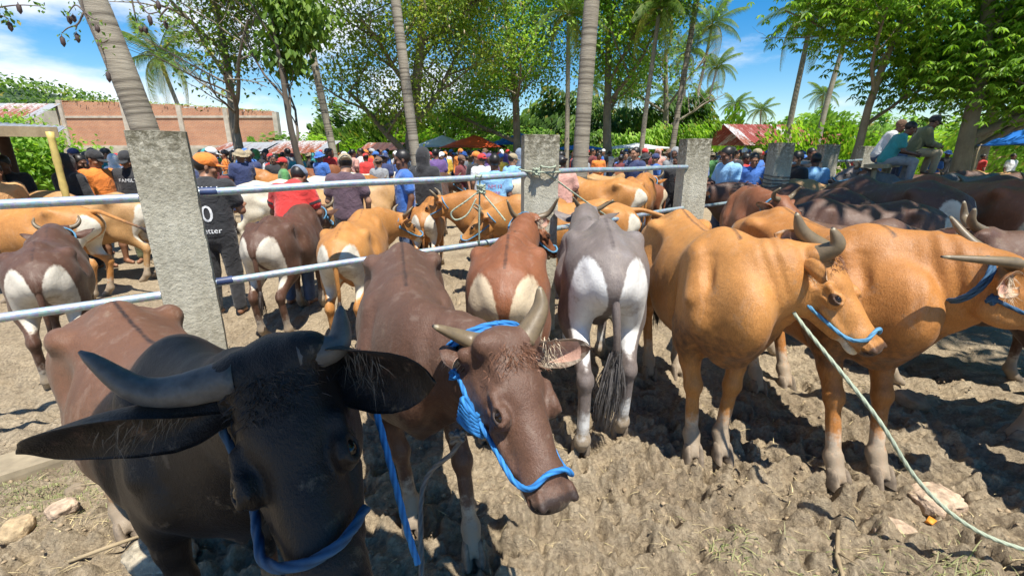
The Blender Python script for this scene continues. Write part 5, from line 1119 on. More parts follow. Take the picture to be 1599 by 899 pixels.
def person_parts(res=.022, J=None, sleeve='short', legs='trousers', head='hair', hres=None, face=True, hood_up=False, headdir=(1, 0, -.08), fit=1.0, fingers=True):
    """a standing figure 1.6 m tall facing +x; J overrides joints. Body is one skin; clothing are separate skins"""
    D = dict(pel=(0, 0, .86), che=(.0, 0, 1.20), nek=(.0, 0, 1.345), hed=(.015, 0, 1.475))
    for s_, e in (('l', 1), ('r', -1)): D.update({'sh' + s_: (0, .165 * e, 1.285), 'el' + s_: (-.03, .215 * e, 1.03), 'wr' + s_: (.04, .22 * e, .80), 'hi' + s_: (0, .085 * e, .84), 'kn' + s_: (.02, .10 * e, .46), 'an' + s_: (-.02, .11 * e, .075)})
    D.update(J or {}); D = {k: np.array(v, float) for k, v in D.items()}
    al = np.array(list(D.values())); lo, hi = al.min(0) - .30, al.max(0) + .22; lo[2] = min(lo[2], al[:, 2].min() - .1); f = unit(headdir); l = unit(np.cross([0, 0, 1], f)); u = np.cross(f, l); hd = D['hed']; ax = (f, l, u)
    def V_():
        if hres: return Vol(*[axis_coords(lo[i], hi[i], res, hres, hd[i] - .14, hd[i] + .16) for i in range(3)])
        return Vol(*[axis_coords(lo[i], hi[i], res) for i in range(3)])
    hp = lambda a, b, c: hd + f * a + l * b + u * c
    lat = unit(D['shl'] - D['shr']); out = {}
    B = V_()
    B.cap(D['pel'], D['che'], (.135, .095), (.135, .095), .05, lat); B.cap(D['shl'] * .75 + D['che'] * .25, D['shr'] * .75 + D['che'] * .25, .065, k=.05); B.cap(D['che'], D['nek'], .075, .052, .05); B.cap(D['nek'], hp(-.01, 0, -.07), .050, .048, .02)
    B.ell(hp(-.012, 0, .035), (.092, .072, .085), ax); B.ell(hp(.015, 0, -.04), (.068, .056, .075), ax, .03); B.ell(hp(.058, 0, -.088), (.022, .024, .018), ax, .025)
    if face:
        B.cap(hp(.080, 0, .02), hp(.102, 0, -.022), .009, .015, .010); B.cap(hp(.079, -.03, .032), hp(.079, .03, .032), .011, k=.012); B.ell(hp(.082, 0, -.062), (.010, .024, .010), ax, .01)
        for e in (1, -1): B.ell(hp(.088, .031 * e, .012), (.014, .014, .010), ax, .008, True); B.ell(hp(.055, .048 * e, -.022), (.022, .016, .016), ax, .02); B.ell(hp(-.008, .073 * e, 0), (.017, .009, .030), ax, .008)
    for s_ in 'lr':
        B.cap(D['sh' + s_], D['el' + s_], .045, .036, .03); B.cap(D['el' + s_], D['wr' + s_], .036, .024, .02)
        B.cap(D['hi' + s_], D['kn' + s_], .078, .052, .04); B.cap(D['kn' + s_], D['kn' + s_] * .5 + D['an' + s_] * .5 + (-.01, 0, .02), .050, .052, .03); B.cap(D['kn' + s_] * .5 + D['an' + s_] * .5, D['an' + s_], .046, .032, .03)
        B.cap(D['an' + s_] + (-.02, 0, -.03), D['an' + s_] + (.13, 0, -.05), .030, .024, .02)
    V, F = B.skin(); mb = MB(); n0 = len(V); Fl = [F]
    if fingers:
        for s_, e in (('l', 1), ('r', -1)):
            d = D['wr' + s_] - D['el' + s_]; n_ = np.array([0, -e, 0]) * .9 + np.array([-.2, 0, 0]); 
            if abs(unit(d)[1]) > .8: n_ = np.array([-1., 0, 0])
            hand(mb, D['wr' + s_], d, n_, -e if False else e)
        hv = np.concatenate(mb.V); quads = [q for q in mb.F if len(q) == 4]; big = [q for q in mb.F if len(q) != 4]
        V = np.concatenate([V, hv]); Fl = [np.concatenate([F, np.array(quads) + n0])]
    out['body'] = (V, Fl[0])
    # shirt
    T_ = V_(); g = .016 * fit
    T_.cap(D['pel'] + (0, 0, .0), D['che'], (.142 * fit + g, .105 + g), (.148 * fit + g, .108 + g), .05, lat); T_.cap(D['shl'] * .8 + D['che'] * .2, D['shr'] * .8 + D['che'] * .2, .068 + g, k=.05); T_.cap(D['che'] * .5 + D['nek'] * .5, D['nek'] - (0, 0, .015), .08, .058 + g * .5, .04)
    for s_ in 'lr':
        if sleeve == 'short': T_.cap(D['sh' + s_], D['sh' + s_] * .42 + D['el' + s_] * .58, .056 + g, .052 + g, .03)
        elif sleeve == 'long': T_.cap(D['sh' + s_], D['el' + s_], .054 + g, .046 + g, .03); T_.cap(D['el' + s_], D['wr' + s_], .046 + g, .032 + g, .02)
    if head == 'hood' or hood_up is None: T_.cap(D['nek'] + (-.05, 0, -.01), D['nek'] + (.03, 0, .0), .075, .06, .04)
    if head == 'hood': T_.ell(hp(-.025, 0, .02), (.112, .098, .125), ax, .03); T_.cap(hp(-.03, 0, -.07), D['nek'], .085, .09, .04); T_.ell(hp(.10, 0, -.005), (.075, .058, .082), ax, .02, True)
    V, F = T_.skin(); w = (fbm(V[:, 0] * 7, V[:, 1] * 7, V[:, 2] * 5, 3) - .45) * .022 * np.clip((1.5 - V[:, 2]), 0, 1); c = D['che'].copy(); nrm = V - np.stack([np.full(len(V), c[0]), np.full(len(V), c[1]), V[:, 2]], 1); nrm /= np.linalg.norm(nrm, axis=1)[:, None] + .05; out['shirt'] = (V + nrm * w[:, None], F)
    # trousers
    if legs:
        G_ = V_(); G_.cap(D['pel'] + (0, 0, .03), D['pel'] + (0, 0, -.06), (.142, .108), (.145, .112), .04, lat)
        for s_ in 'lr':
            G_.cap(D['hi' + s_], D['kn' + s_], .095, .075 if legs == 'trousers' else .082, .03)
            if legs == 'trousers': G_.cap(D['kn' + s_], D['an' + s_] + (0, 0, .03), .072, .058, .02)
        out['trousers' if legs == 'trousers' else 'shorts'] = G_.skin()
    H_ = V_()
    if head in ('hair', 'cap', 'bucket', 'capback'):
        H_.ell(hp(-.022, 0, .042), (.098, .080, .092), ax); H_.ell(hp(.085, 0, -.025), (.075, .10, .085), ax, .012, True); H_.ell(hp(0, 0, -.14), (.2, .2, .10), ax, .01, True); out['hair'] = H_.skin()
    if head in ('cap', 'capback'):
        K = V_(); K.ell(hp(-.012, 0, .055), (.104, .086, .085), ax); K.ell(hp(0, 0, -.075), (.3, .3, .095), ax, .005, True); sg = 1 if head == 'cap' else -1
        K.ell(hp(.105 * sg, 0, .026), (.070, .060, .012), ax, .012); out['cap'] = K.skin()
    if head == 'bucket':
        K = V_(); K.ell(hp(-.01, 0, .06), (.10, .086, .08), ax); K.ell(hp(-.008, 0, .03), (.155, .14, .016), ax, .02); out['hat'] = K.skin()
    eyes = [hp(.0745, .030 * e, .012) for e in (1, -1)]
    return out, eyes, D
def person_meshes(nm, **kw):
    out, eyes, D = person_parts(**kw); P = {k: mesh('person_' + k, v[0], v[1], M['hair']) for k, v in out.items()}; return P, eyes, D
def place_person(tpl, x, y, rz, sc, label, cols, skin='a', group=None, eye=False, z=0.0, name='person'):
    P, eyes, D = tpl; t = empty(name, (x, y, z), rz, label, 'person', group); t.scale = (sc, sc, sc); obs = {}
    for k, me in P.items():
        o = link(k, me, t); s_ = o.material_slots[0]; s_.link = 'OBJECT'; s_.material = SK[skin] if k == 'body' else (M['hair'] if k == 'hair' else FAB[cols.get(k, 'black')]); obs[k] = o
    if eye:
        for p in eyes: mb = MB(); ball(mb, p, .0115, 5); mb.build('eye', M['eye'], t)
    return t, obs
# ------------------------------------------------------------------ the rest of the herd: a few built once, then copied
def herd_template(**kw):
    G = cow_skin(res=.021, **kw); H = G['H']; parts = [('body', mesh('cow_body', G['V'], G['F'], M['coat_orange'], True, G['A']))]
    for e in (1, -1):
        hp = kw_h.get('pts', [(0, .080, .0), (-.015, .145, .015), (-.025, .18, .07), (-.01, .172, .145)]); parts.append(('horn', horn_mesh([H(p[0], p[1] * e, p[2]) for p in hp], .028 * H.s, 4, 9).mesh('horn', M['horn'])))
    for p in G['eyes']:
        mb = MB(); ball(mb, p, .021 * H.s, 4); parts.append(('eye', mb.mesh('eye', M['eye'])))
    parts.append(('tail_tuft', tuft_mesh(G['tail'], 24, .24, .007).mesh('tail_tuft', M['tuft'])))
    parts.append(('halter', halter_mesh(H, .009, .03, False).mesh('halter', M['rope_teal'])))
    return parts
kw_h = {}
TPL = {'level': herd_template(ears=None), 'down': herd_template(poll=(1.05, .03, .86), nose=(1.30, .05, .46), neck=[((.40, 0, .96), .15, .26), ((.66, .01, .93), .11, .19)]),
       'turned': herd_template(poll=(.90, .32, 1.16), nose=(1.10, .62, .92), neck=[((.40, 0, .98), .15, .27), ((.64, .10, 1.04), .11, .20)]),
       'turned_away': herd_template(poll=(.92, -.30, 1.10), nose=(1.14, -.56, .82), neck=[((.40, 0, .98), .15, .27), ((.64, -.10, 1.02), .11, .20)]),
       'raised': herd_template(poll=(.94, 0, 1.34), nose=(1.30, 0, 1.16), neck=[((.40, 0, 1.0), .15, .27), ((.62, 0, 1.10), .115, .20)], belly=.04, legs={'hl': (-.48, .13), 'hr': (-.64, -.14), 'fl': (.34, .13), 'fr': (.48, -.13)}),
       'swish': herd_template(poll=(1.03, .04, 1.02), nose=(1.33, .10, .70), tail=[(-.69, 0, 1.08), (-.80, .02, 1.09), (-.98, .10, 1.05), (-1.20, .16, .98), (-1.42, .2, .90)])}
COWGRP = 'cattle standing in the market beyond the fence'
def herd(tp, coat, x, y, deg, sc, label, group=COWGRP, skip=()):
    t = empty('cow', (x, y, -.01), R(deg), label, 'cow', group); t.scale = (sc,) * 3
    for nm, me in TPL[tp]:
        if nm in skip: continue
        o = link(nm, me, t)
        if nm == 'body': s_ = o.material_slots[0]; s_.link = 'OBJECT'; s_.material = M['coat_' + coat]
    return t
FAR = ('eye',)
for a in [
 ('level', 'umber', -2.12, 4.32, 93, .88, 'dark brown cow with pale rump patch just right of the nearest post'),
 ('turned_away', 'orange', -1.38, 4.05, 94, .87, 'light orange cow seen from behind beside the dark brown rump'),
 ('turned', 'ginger', -1.12, 6.25, 92, .80, 'small orange calf with white rump seen from behind under the lower rail'),
 ('level', 'ginger', .02, 5.75, 178, .92, 'orange cow in side view reaching its head towards the calf'),
 ('swish', 'orange', .62, 4.95, 172, .93, 'orange cow just behind the roped post and the green rope'),
 ('down', 'orange', 1.35, 7.4, 150, 1.0, 'brown orange cow with a crescent white rump before the open rail end'),
 ('level', 'ginger', 2.05, 7.75, 60, 1.0, 'orange brown cow whose white rump patch touches its neighbour by the open rail'),
 ('turned', 'tan', -2.35, 6.15, 4, .95, 'tan cow standing crosswise behind the man in the dark plum shirt'),
 ('level', 'cream', -3.75, 7.6, 20, .95, 'cream white cow between the red shirt and the plum shirt'),
 ('swish', 'orange', -5.15, 4.95, 183, .90, 'pale orange cow with its tail stretched out by the bamboo pole'),
 ('level', 'tan', -5.2, 5.75, 185, .92, 'tan cow behind the pale orange one at the far left'),
 ('level', 'umber', -3.42, 3.32, 128, .84, 'dark cow with white rump patches below the left rails'),
 ('turned', 'russet', 2.75, 5.45, -118, 1.0, 'dark red cow with bony hips between the open rail post and the rope wrapped post'),
 ('down', 'brown', 3.45, 4.55, 168, .95, 'brown cow lowering its head below the rope wrapped post'),
 ('down', 'brown', 2.62, 3.62, 3, .90, 'long brown back in dappled shade behind the orange pair'),
 ('down', 'umber', 3.25, 3.0, -12, .88, 'dark cow close behind the big orange cow with folded neck'),
 ('level', 'umber', 3.75, 7.0, 176, .93, 'dark brown cow in shade right of the rope wrapped post'),
 ('down', 'brown', 4.30, 5.30, 99, 1.08, 'brown cow with two white rump patches in the shaded herd'),
 ('down', 'russet', 5.02, 5.15, 101, 1.10, 'dark reddish cow with narrow white rump patches in the shaded herd'),
 ('down', 'brown', 5.72, 5.0, 103, 1.10, 'dark cow half out of the picture with a white rump patch'),
 ('raised', 'grey', 6.4, 7.6, 178, 1.0, 'grey cow in side view behind the shaded dark rumps'),
 ('level', 'tan', 5.0, 7.35, 172, .95, 'tan cow with a white rump under the seated men'),
 ('down', 'slate', 7.9, 8.1, 185, 1.02, 'slate grey cow deep in the shade at the right'),
 ('level', 'slate', 8.2, 6.2, 165, 1.05, 'slate cow in the deepest shade by the right edge'),
 ('turned_away', 'umber', 7.0, 5.9, 122, 1.0, 'dark brown cow between the slate grey one and the white rumps'),
 ('level', 'brown', 9.2, 9.0, 170, 1.0, 'brown cow in the back row below the thick leaning trunk'),
 ('down', 'umber', 10.5, 9.3, 190, 1.0, 'dark cow in the back row below the little brown hut'),
 ('raised', 'brown', 7.9, 9.6, 160, .95, 'brown cow head up behind the seated men'),
 ('down', 'umber', 3.60, 5.55, 100, 1.0, 'dark brown cow with a narrow white rump behind the rope wrapped post'),
 ('down', 'umber', 6.45, 5.3, 108, 1.06, 'umber cow with white rump patches beside the half hidden one'),
 ('down', 'brown', 5.9, 6.6, 172, .98, 'brown cow in side view in the second shaded row'),
 ('level', 'grey', 7.6, 7.0, 176, 1.0, 'grey cow in side view before the slate grey one'),
 ('down', 'brown', 9.3, 7.3, 168, 1.02, 'brown cow whose back touches the right margin'),
 ('down', 'brown', 6.6, 9.3, 175, .95, 'brown cow with lowered head right below the seated men'),
 ('turned', 'umber', 9.0, 10.4, 170, .95, 'umber cow in the rearmost row before the big tree'),
 ('down', 'tan', 11.4, 11.2, 165, .95, 'dull tan cow in the rearmost row near the little hut'),
 ('level', 'grey', 12.0, 9.7, 175, 1.0, 'greyish cow in the back row near the blue tarpaulin'),
]:
    if 'coat_slate' not in M: M['coat_slate'] = coat_mat('coat_slate', (.105, .11, .115), (.04, .04, .045))
    herd(*a)
herd('level', 'umber', 2.72, 1.12, 84, 1.0, 'dark cow just beyond the right margin whose shadow crosses the lower corner')
# horned cow at the right edge behind the big orange one
p = Pl(3.35, 2.15, 172, 1.0); HP['edge'] = (p,) + cow_at('grey brown cow at the right edge with two upright pale horns', 'coat_brown', p, (2.42, 2.32, 1.19), (2.15, 2.12, 1.0) if False else (2.62, 2.02, .93),
    hw={'l': [(2.30, 2.30, 1.25), (2.27, 2.28, 1.33)], 'r': [(2.46, 2.50, 1.24), (2.44, 2.52, 1.34)]}, horn_r=.028, ew={'l': ((2.15, 2.34, 1.17), (0, -1, .1), .05), 'r': ((2.5, 2.6, 1.15), (0, -1, .1), .05)}, res=.018, halter=None, group=COWGRP)
r = random.Random(11); tps = list(TPL); CO = ['orange', 'ginger', 'tan', 'brown', 'russet', 'orange', 'umber', 'cream']; used = set(); placed = []
CW = dict(orange='orange', ginger='reddish orange', tan='tan', brown='brown', russet='russet', umber='very dark', cream='cream', grey='grey')
def landmark(px_):
    for lim, nm in ((175, 'by the open tin shed'), (245, 'below the plaster wall'), (345, 'by the orange capped man'), (430, 'below the brick building'), (500, 'under the thin dark tree'), (545, 'by the slender leaning palm'), (600, 'before the small dark gable'), (680, 'by the podded tree trunk'), (730, 'before the white stall'), (775, 'before the orange stall'), (815, 'left of the roped post'), (885, 'right of the roped post'), (930, 'by the pale grey palm'), (985, 'before the grey limbed tree'), (1055, 'by the open rail end'), (1115, 'before the broad red roof'), (1185, 'under the red rusty roof'), (1235, 'by the rope wrapped post'), (1300, 'by the post beyond it'), (1400, 'near the seated men'), (2000, 'near the far hut')):
        if px_ < lim: return nm
n = 0
for row, (y, cnt) in enumerate(((8.6, 7), (10.2, 9), (12.2, 9))):
    for i in range(cnt):
        px_ = 420 + 640 * (i + r.uniform(.1, .9)) / cnt; x = (px_ - 800) / 720 * y * .97; yy = y + r.uniform(-.35, .35)
        if min([abs(x - 1.4) + abs(yy - 9.3)] + [math.hypot(x - a, yy - b) for a, b in placed] + [9]) < 1.0: continue
        for _ in range(30):
            c = r.choice(CO); w = ['in the nearer row', 'in the middle row', 'in the farther row'][row]; lb = f'{CW[c]} cow {w} of the far cattle {landmark(px_)}'
            if lb not in used: break
        used.add(lb); placed.append((x, yy)); herd(r.choice(tps), c, x, yy, r.choice([0, 180, 90, 60, 120, 200, -20, 150]) + r.uniform(-15, 15), r.uniform(.85, 1.0), lb, 'far cattle in front of the crowd', FAR)

# ------------------------------------------------------------------ people one can pick out
def JJ(**k): return k
ARM_DOWN = {}
T5 = person_meshes('a', res=.015, hres=.0085, sleeve='short', head='cap', headdir=(.35, -.95, -.15), J=JJ(elr=(.06, -.24, 1.05), wrr=(.24, -.20, 1.08), ell=(.08, .22, 1.05), wrl=(.26, .12, 1.10), hed=(.045, -.01, 1.46)), fit=1.12)
t5, o5 = place_person(T5, -2.86, 4.42, R(103), .99, 'man with orange cap and black lettered jersey beside the nearest post', dict(shirt='black', trousers='black', cap='orange'), 'a', eye=True)
def lettering(txt, size, loc, rot, parent, target, mat, name='lettering', ext=.0):
    """flat print laid on the cloth"""
    cu = bpy.data.curves.new('txt', 'FONT'); cu.body = txt; cu.size = size; cu.align_x = 'CENTER'; cu.resolution_u = 3; to = bpy.data.objects.new('txt', cu); C.objects.link(to)
    bpy.context.view_layer.update(); me = bpy.data.meshes.new_from_object(to.evaluated_get(bpy.context.evaluated_depsgraph_get())); bpy.data.objects.remove(to)
    from mathutils.bvhtree import BVHTree
    tm = target.data; bv = BVHTree.FromPolygons([v.co[:] for v in tm.vertices], [p.vertices[:] for p in tm.polygons]); Mx = Matrix.Translation(loc) @ Euler(rot).to_matrix().to_4x4(); dr = (Mx.to_3x3() @ Vector((0, 0, -1))).normalized()
    import bmesh
    bm_ = bmesh.new(); bm_.from_mesh(me); bmesh.ops.triangulate(bm_, faces=bm_.faces); bmesh.ops.subdivide_edges(bm_, edges=[e for e in bm_.edges if e.calc_length() > size * .12], cuts=2, use_grid_fill=True)
    for v in bm_.verts:
        w = Mx @ v.co; h = bv.ray_cast(w - dr * .3, dr); v.co = (h[0] - dr * .006) if h[0] is not None else w
    bm_.to_mesh(me); bm_.free(); me.name = name; me.materials.clear(); me.materials.append(mat); return link(name, me, parent)
fab('print_white', (.75, .75, .75)); PW = FAB['print_white']
back = (R(90), 0, R(-90))
lettering('KRY.M', .085, (-.2, .0, 1.235), back, t5, o5['shirt'], PW); lettering('0', .22, (-.2, .0, .97), back, t5, o5['shirt'], PW); lettering('Better', .075, (-.2, -.0, .86), back, t5, o5['shirt'], PW)
T6 = person_meshes('b', res=.015, sleeve='short', head='cap', J=JJ(che=(.12, 0, 1.17), nek=(.20, 0, 1.29), hed=(.30, 0, 1.36), shl=(.12, .175, 1.24), shr=(.12, -.175, 1.24), ell=(.14, .25, 1.0), elr=(.14, -.25, 1.0), wrl=(.32, .16, .92), wrr=(.32, -.16, .92)), headdir=(.8, 0, -.6), hood_up=None, fit=1.15)
t6, o6 = place_person(T6, -2.28, 4.75, R(88), .97, 'person bending forward in a bright red hooded shirt behind the dark brown cow', dict(shirt='red', trousers='denim', cap='slate'), 'a')
for e in (1, -1):
    for dz in (0, .035):
        a = np.array(T6[2]['sh' + 'lr'[e < 0]]); b = np.array(T6[2]['el' + 'lr'[e < 0]]); q = a * (.52 - dz) + b * (.48 + dz); MB().tube([tuple(q), tuple(q + unit(b - a) * .014)], .076, 14, False).build('sleeve_stripe', FAB['black'], t6)
T7 = person_meshes('c', res=.015, hres=.009, sleeve='short', head='capback', J=JJ(che=(.03, 0, 1.20), hed=(.06, 0, 1.45), ell=(-.0, .23, 1.03), elr=(-.0, -.25, 1.03), wrr=(.07, -.22, .80), wrl=(.16, .16, .90)), headdir=(.8, .3, -.45), fit=1.15)
t7, o7 = place_person(T7, -1.98, 5.62, R(93), .985, 'man in a dark plum polo shirt and khaki cap seen from behind', dict(shirt='plum', trousers='black', cap='khaki'), 'c')
T8 = person_meshes('d', res=.015, hres=.0085, sleeve='short', head='hair', headdir=(1, -.1, -.15), fit=1.1)
t8, o8 = place_person(T8, -1.38, 6.05, R(205), 1.0, 'man in a blue shirt with white print looking down past the calf', dict(shirt='blue', trousers='denim'), 'b', eye=True); FAB['blue']
lettering('AF', .13, (.3, .02, 1.13), (R(90), 0, R(90)), t8, o8['shirt'], PW, 'print'); lettering('III', .07, (.3, .03, 1.0), (R(90), 0, R(90)), t8, o8['shirt'], PW, 'print')
T9 = person_meshes('e', res=.015, sleeve='long', head='hood', fit=1.2)
place_person(T9, -1.25, 6.75, R(70), 1.02, 'person in a black hooded sweatshirt with the hood up beside the blue shirt', dict(shirt='black', trousers='black'), 'a')
T10 = person_meshes('f', res=.016, hres=.010, sleeve='short', head='hair', J=JJ(wrl=(.14, .16, .86), wrr=(.14, -.16, .86)), fit=1.1)
t10, o10 = place_person(T10, -.24, 6.55, R(95), .97, 'boy in a sky blue shirt with pink print seen from behind at the rail', dict(shirt='sky', trousers='black'), 'b')
fab('print_pink', (.6, .12, .25)); lettering('NM 12', .07, (-.3, 0, 1.14), back, t10, o10['shirt'], FAB['print_pink'], 'print'); lettering('HERE', .06, (-.3, 0, 1.05), back, t10, o10['shirt'], FAB['print_pink'], 'print')
place_person(T7, .72, 6.9, R(100), .96, 'man in a dusty pink shirt seen from behind just right of the roped post', dict(shirt='pink', trousers='khaki', cap='black'), 'b')
T12 = person_meshes('g', res=.015, hres=.009, sleeve='short', head='hair', J=JJ(elr=(.06, -.22, 1.05), wrr=(.26, -.12, 1.06), ell=(.06, .22, 1.05), wrl=(.26, .10, 1.04), hed=(.05, 0, 1.46)), headdir=(1, 0, -.3), fit=1.15)
place_person(T12, 3.32, 7.3, R(196), 1.04, 'tall man in a pale grey tee shirt in profile above the dark red cow', dict(shirt='sky', trousers='denim'), 'b', eye=True)['label' if False else 0]['label'] = 'tall man in a pale blue grey tee shirt in profile above the dark red cow'
place_person(T12, 3.35, 8.6, R(150), 1.02, 'man in a red shirt just behind the tall pale grey tee shirt', dict(shirt='red', trousers='black'), 'b')
place_person(T12, 4.15, 8.2, R(250), .98, 'man in a royal blue shirt with reddish hair left of the rope wrapped post', dict(shirt='blue', trousers='black', hair='brown'), 'a')
place_person(T8, 4.62, 7.75, R(190), .99, 'man in black looking left just right of the rope wrapped post', dict(shirt='black', trousers='black'), 'a')
place_person(T10, 5.15, 8.1, R(60), .97, 'person in a pale blue shirt at the shaded rail', dict(shirt='sky', trousers='denim'), 'b')
# left group by the shed
T3 = person_meshes('h', res=.016, hres=.010, sleeve='short', legs='shorts', head='cap', J=JJ(wrr=(.10, -.22, .78), elr=(0, -.23, 1.03)), headdir=(.9, .3, -.35), fit=1.12)
place_person(T3, -5.72, 6.55, R(-20), 1.0, 'man in an orange shirt, teal shorts and black cap near the bamboo pole', dict(shirt='orange', shorts='teal', cap='black'), 'a', eye=True)
T4 = person_meshes('i', res=.016, hres=.010, sleeve='long', head='cap', J=JJ(wrr=(.16, -.06, .86), elr=(-.02, -.25, 1.02), wrl=(.14, .10, .80), ell=(-.02, .25, 1.02), hed=(.04, 0, 1.46)), headdir=(1, 0, -.4), fit=1.2, hood_up=None)
t4, o4 = place_person(T4, -5.42, 6.75, R(-75), 1.0, 'man in a black sweatshirt with white chest lettering, camouflage trousers and cap', dict(shirt='black', trousers='olive', cap='black'), 'a', eye=True)
lettering('ETNIES', .075, (.4, 0, 1.17), (R(90), 0, R(90)), t4, o4['shirt'], PW) if False else lettering('FAMILY', .07, (.4, 0, 1.17), (R(90), 0, R(90)), t4, o4['shirt'], PW)
T1 = person_meshes('j', res=.016, hres=.010, sleeve='short', head='hair', headdir=(1, .0, -.2), fit=1.15)
place_person(T1, -5.95, 5.45, R(-40), .92, 'man in an open necked light orange shirt at the far left behind the rail', dict(shirt='khaki', trousers='black'), 'a', eye=True)[1]['shirt'].material_slots[0].material = fab('apricot', (.62, .33, .13))
for x, y, a, tp, c, sk_, lb in ((-5.9, 6.3, -100, T9, dict(shirt='black', trousers='black'), 'b', 'hooded figure in black behind the bamboo pole'), (-6.6, 6.2, -60, T12, dict(shirt='black', trousers='navy'), 'b', 'man in black under the shed roof beside the light orange shirt'), (-7.6, 6.9, -30, T3, dict(shirt='slate', shorts='navy', cap='blue'), 'a', 'man in a striped slate shirt deep under the shed roof'),
    (-6.1, 7.7, -60, T8, dict(shirt='teal', trousers='denim'), 'a', 'man in a teal shirt behind the hooded figure in black'), (-5.2, 7.6, -120, T7, dict(shirt='grey', trousers='black', cap='black'), 'a', 'man in a grey shirt and cap behind the black sweatshirt'), (-4.85, 7.0, 160, T9, dict(shirt='navy', trousers='black'), 'b', 'person in a navy hooded top close to the nearest post'), (-6.55, 7.2, -10, T12, dict(shirt='navy', trousers='black'), 'b', 'man in navy between the bamboo pole and the shed'), (-7.3, 5.9, -20, T8, dict(shirt='denim', trousers='black'), 'b', 'man in dark blue at the left margin under the shed')):
    place_person(tp, x, y, R(a), .97, lb, c, sk_)
# three men sitting on the upper rail
SIT = JJ(pel=(0, 0, .52), che=(.13, 0, .83), nek=(.21, 0, .97), hed=(.29, 0, 1.08), shl=(.15, .17, .92), shr=(.15, -.17, .92), ell=(.20, .21, .68), elr=(.20, -.21, .68), wrl=(.42, .10, .62), wrr=(.42, -.10, .62), hil=(.03, .09, .50), hir=(.03, -.09, .50), knl=(.42, .12, .50), knr=(.42, -.12, .48), anl=(.36, .12, .12), anr=(.40, -.12, .10))
TS = person_meshes('k', res=.016, hres=.010, sleeve='short', head='hair', J=SIT, headdir=(1, 0, -.45), fit=1.12); TS2 = person_meshes('l', res=.016, hres=.010, sleeve='long', head='cap', J=SIT, headdir=(1, .1, -.5), fit=1.15)
for tp, x, y, z, a, lb, c, sk_ in ((TS, 6.12, 7.85, .95, -25, 'man in a teal polo shirt sitting on the rail with his head bowed', dict(shirt='teal', trousers='grey'), 'b'), (TS, 6.55, 8.6, 1.02, -30, 'man with reddish hair and a white shirt sitting behind the teal polo', dict(shirt='white', trousers='denim', hair='brown'), 'b'), (TS2, 6.92, 8.35, 1.08, -15, 'man in an olive green jacket and black cap leaning from the rail', dict(shirt='olive', trousers='khaki', cap='black'), 'b')):
    t, o = place_person(tp, x, y, R(a), .84, lb, c, sk_, z=z + .07)
    for k, o_ in o.items():
        if o_.material_slots[0].material == M['hair'] and c.get('hair'): o_.material_slots[0].material = FAB['brown']
    z_ = .0
# planks the men sit on
for i, (x, y) in enumerate(((6.1, 7.85), (6.75, 8.48))):
    t = empty('bench', (x, y, 0), R(42), ['rough timber bench carrying the man in the teal polo', 'rough timber bench carrying the two men behind the teal polo'][i], 'bench'); hgt = [1.36, 1.44][i]
    MB().box((0, 0, hgt), (.62, .13, .03), jit=.003).build('seat', M['wood'], t, False)
    for e in (-1, 1): MB().tube([(e * .5, 0, -.1), (e * .5, 0, hgt - .03)], .04, 7).build('leg', M['wood'], t)
# ------------------------------------------------------------------ the crowd
CT = []
for hd, sl, lg, fd, J in (('hair', 'short', 'trousers', (1, 0, -.1), {}), ('cap', 'short', 'trousers', (.9, .4, -.15), JJ(wrr=(.22, -.1, 1.02))), ('hood', 'long', 'trousers', (1, 0, -.2), {}), ('cap', 'long', 'trousers', (1, -.3, -.2), JJ(wrl=(.2, .02, 1.0), wrr=(.2, -.05, 1.04))), ('hair', 'short', 'shorts', (.8, -.6, -.1), JJ(wrl=(.25, .1, 1.12))), ('bucket', 'short', 'trousers', (1, 0, -.3), {}), ('capback', 'short', 'shorts', (1, .3, -.1), {}), ('hair', 'long', 'trousers', (.9, .5, -.2), JJ(wrl=(.16, .0, .95), wrr=(.18, -.02, .98)))):
    CT.append((hd, sl, person_meshes('crowd', res=.030, hres=.018, sleeve=sl, legs=lg, head=hd, J=J, headdir=fd, face=True, fit=1.15, fingers=False)))
ru = random.Random(4); names = set(); spots = []
SC = ['black', 'navy', 'blue', 'red', 'white', 'orange', 'grey', 'olive', 'maroon', 'yellow', 'teal', 'purple', 'pink', 'brown', 'sky', 'green', 'slate', 'khaki', 'black', 'navy', 'white', 'red', 'blue', 'grey', 'black']
TREES = [(-7.9, 14), (-5.1, 12), (-4.2, 19.5), (.2, 24), (4.6, 23), (1.35, 9.3), (-2.7, 13.5), (-5.8, 16), (6.8, 20.5), (8.9, 11.6), (12.6, 13.4)]
HW = {'hair': 'bare headed', 'cap': 'capped', 'hood': 'hooded', 'bucket': 'brim hatted', 'capback': 'back capped'}
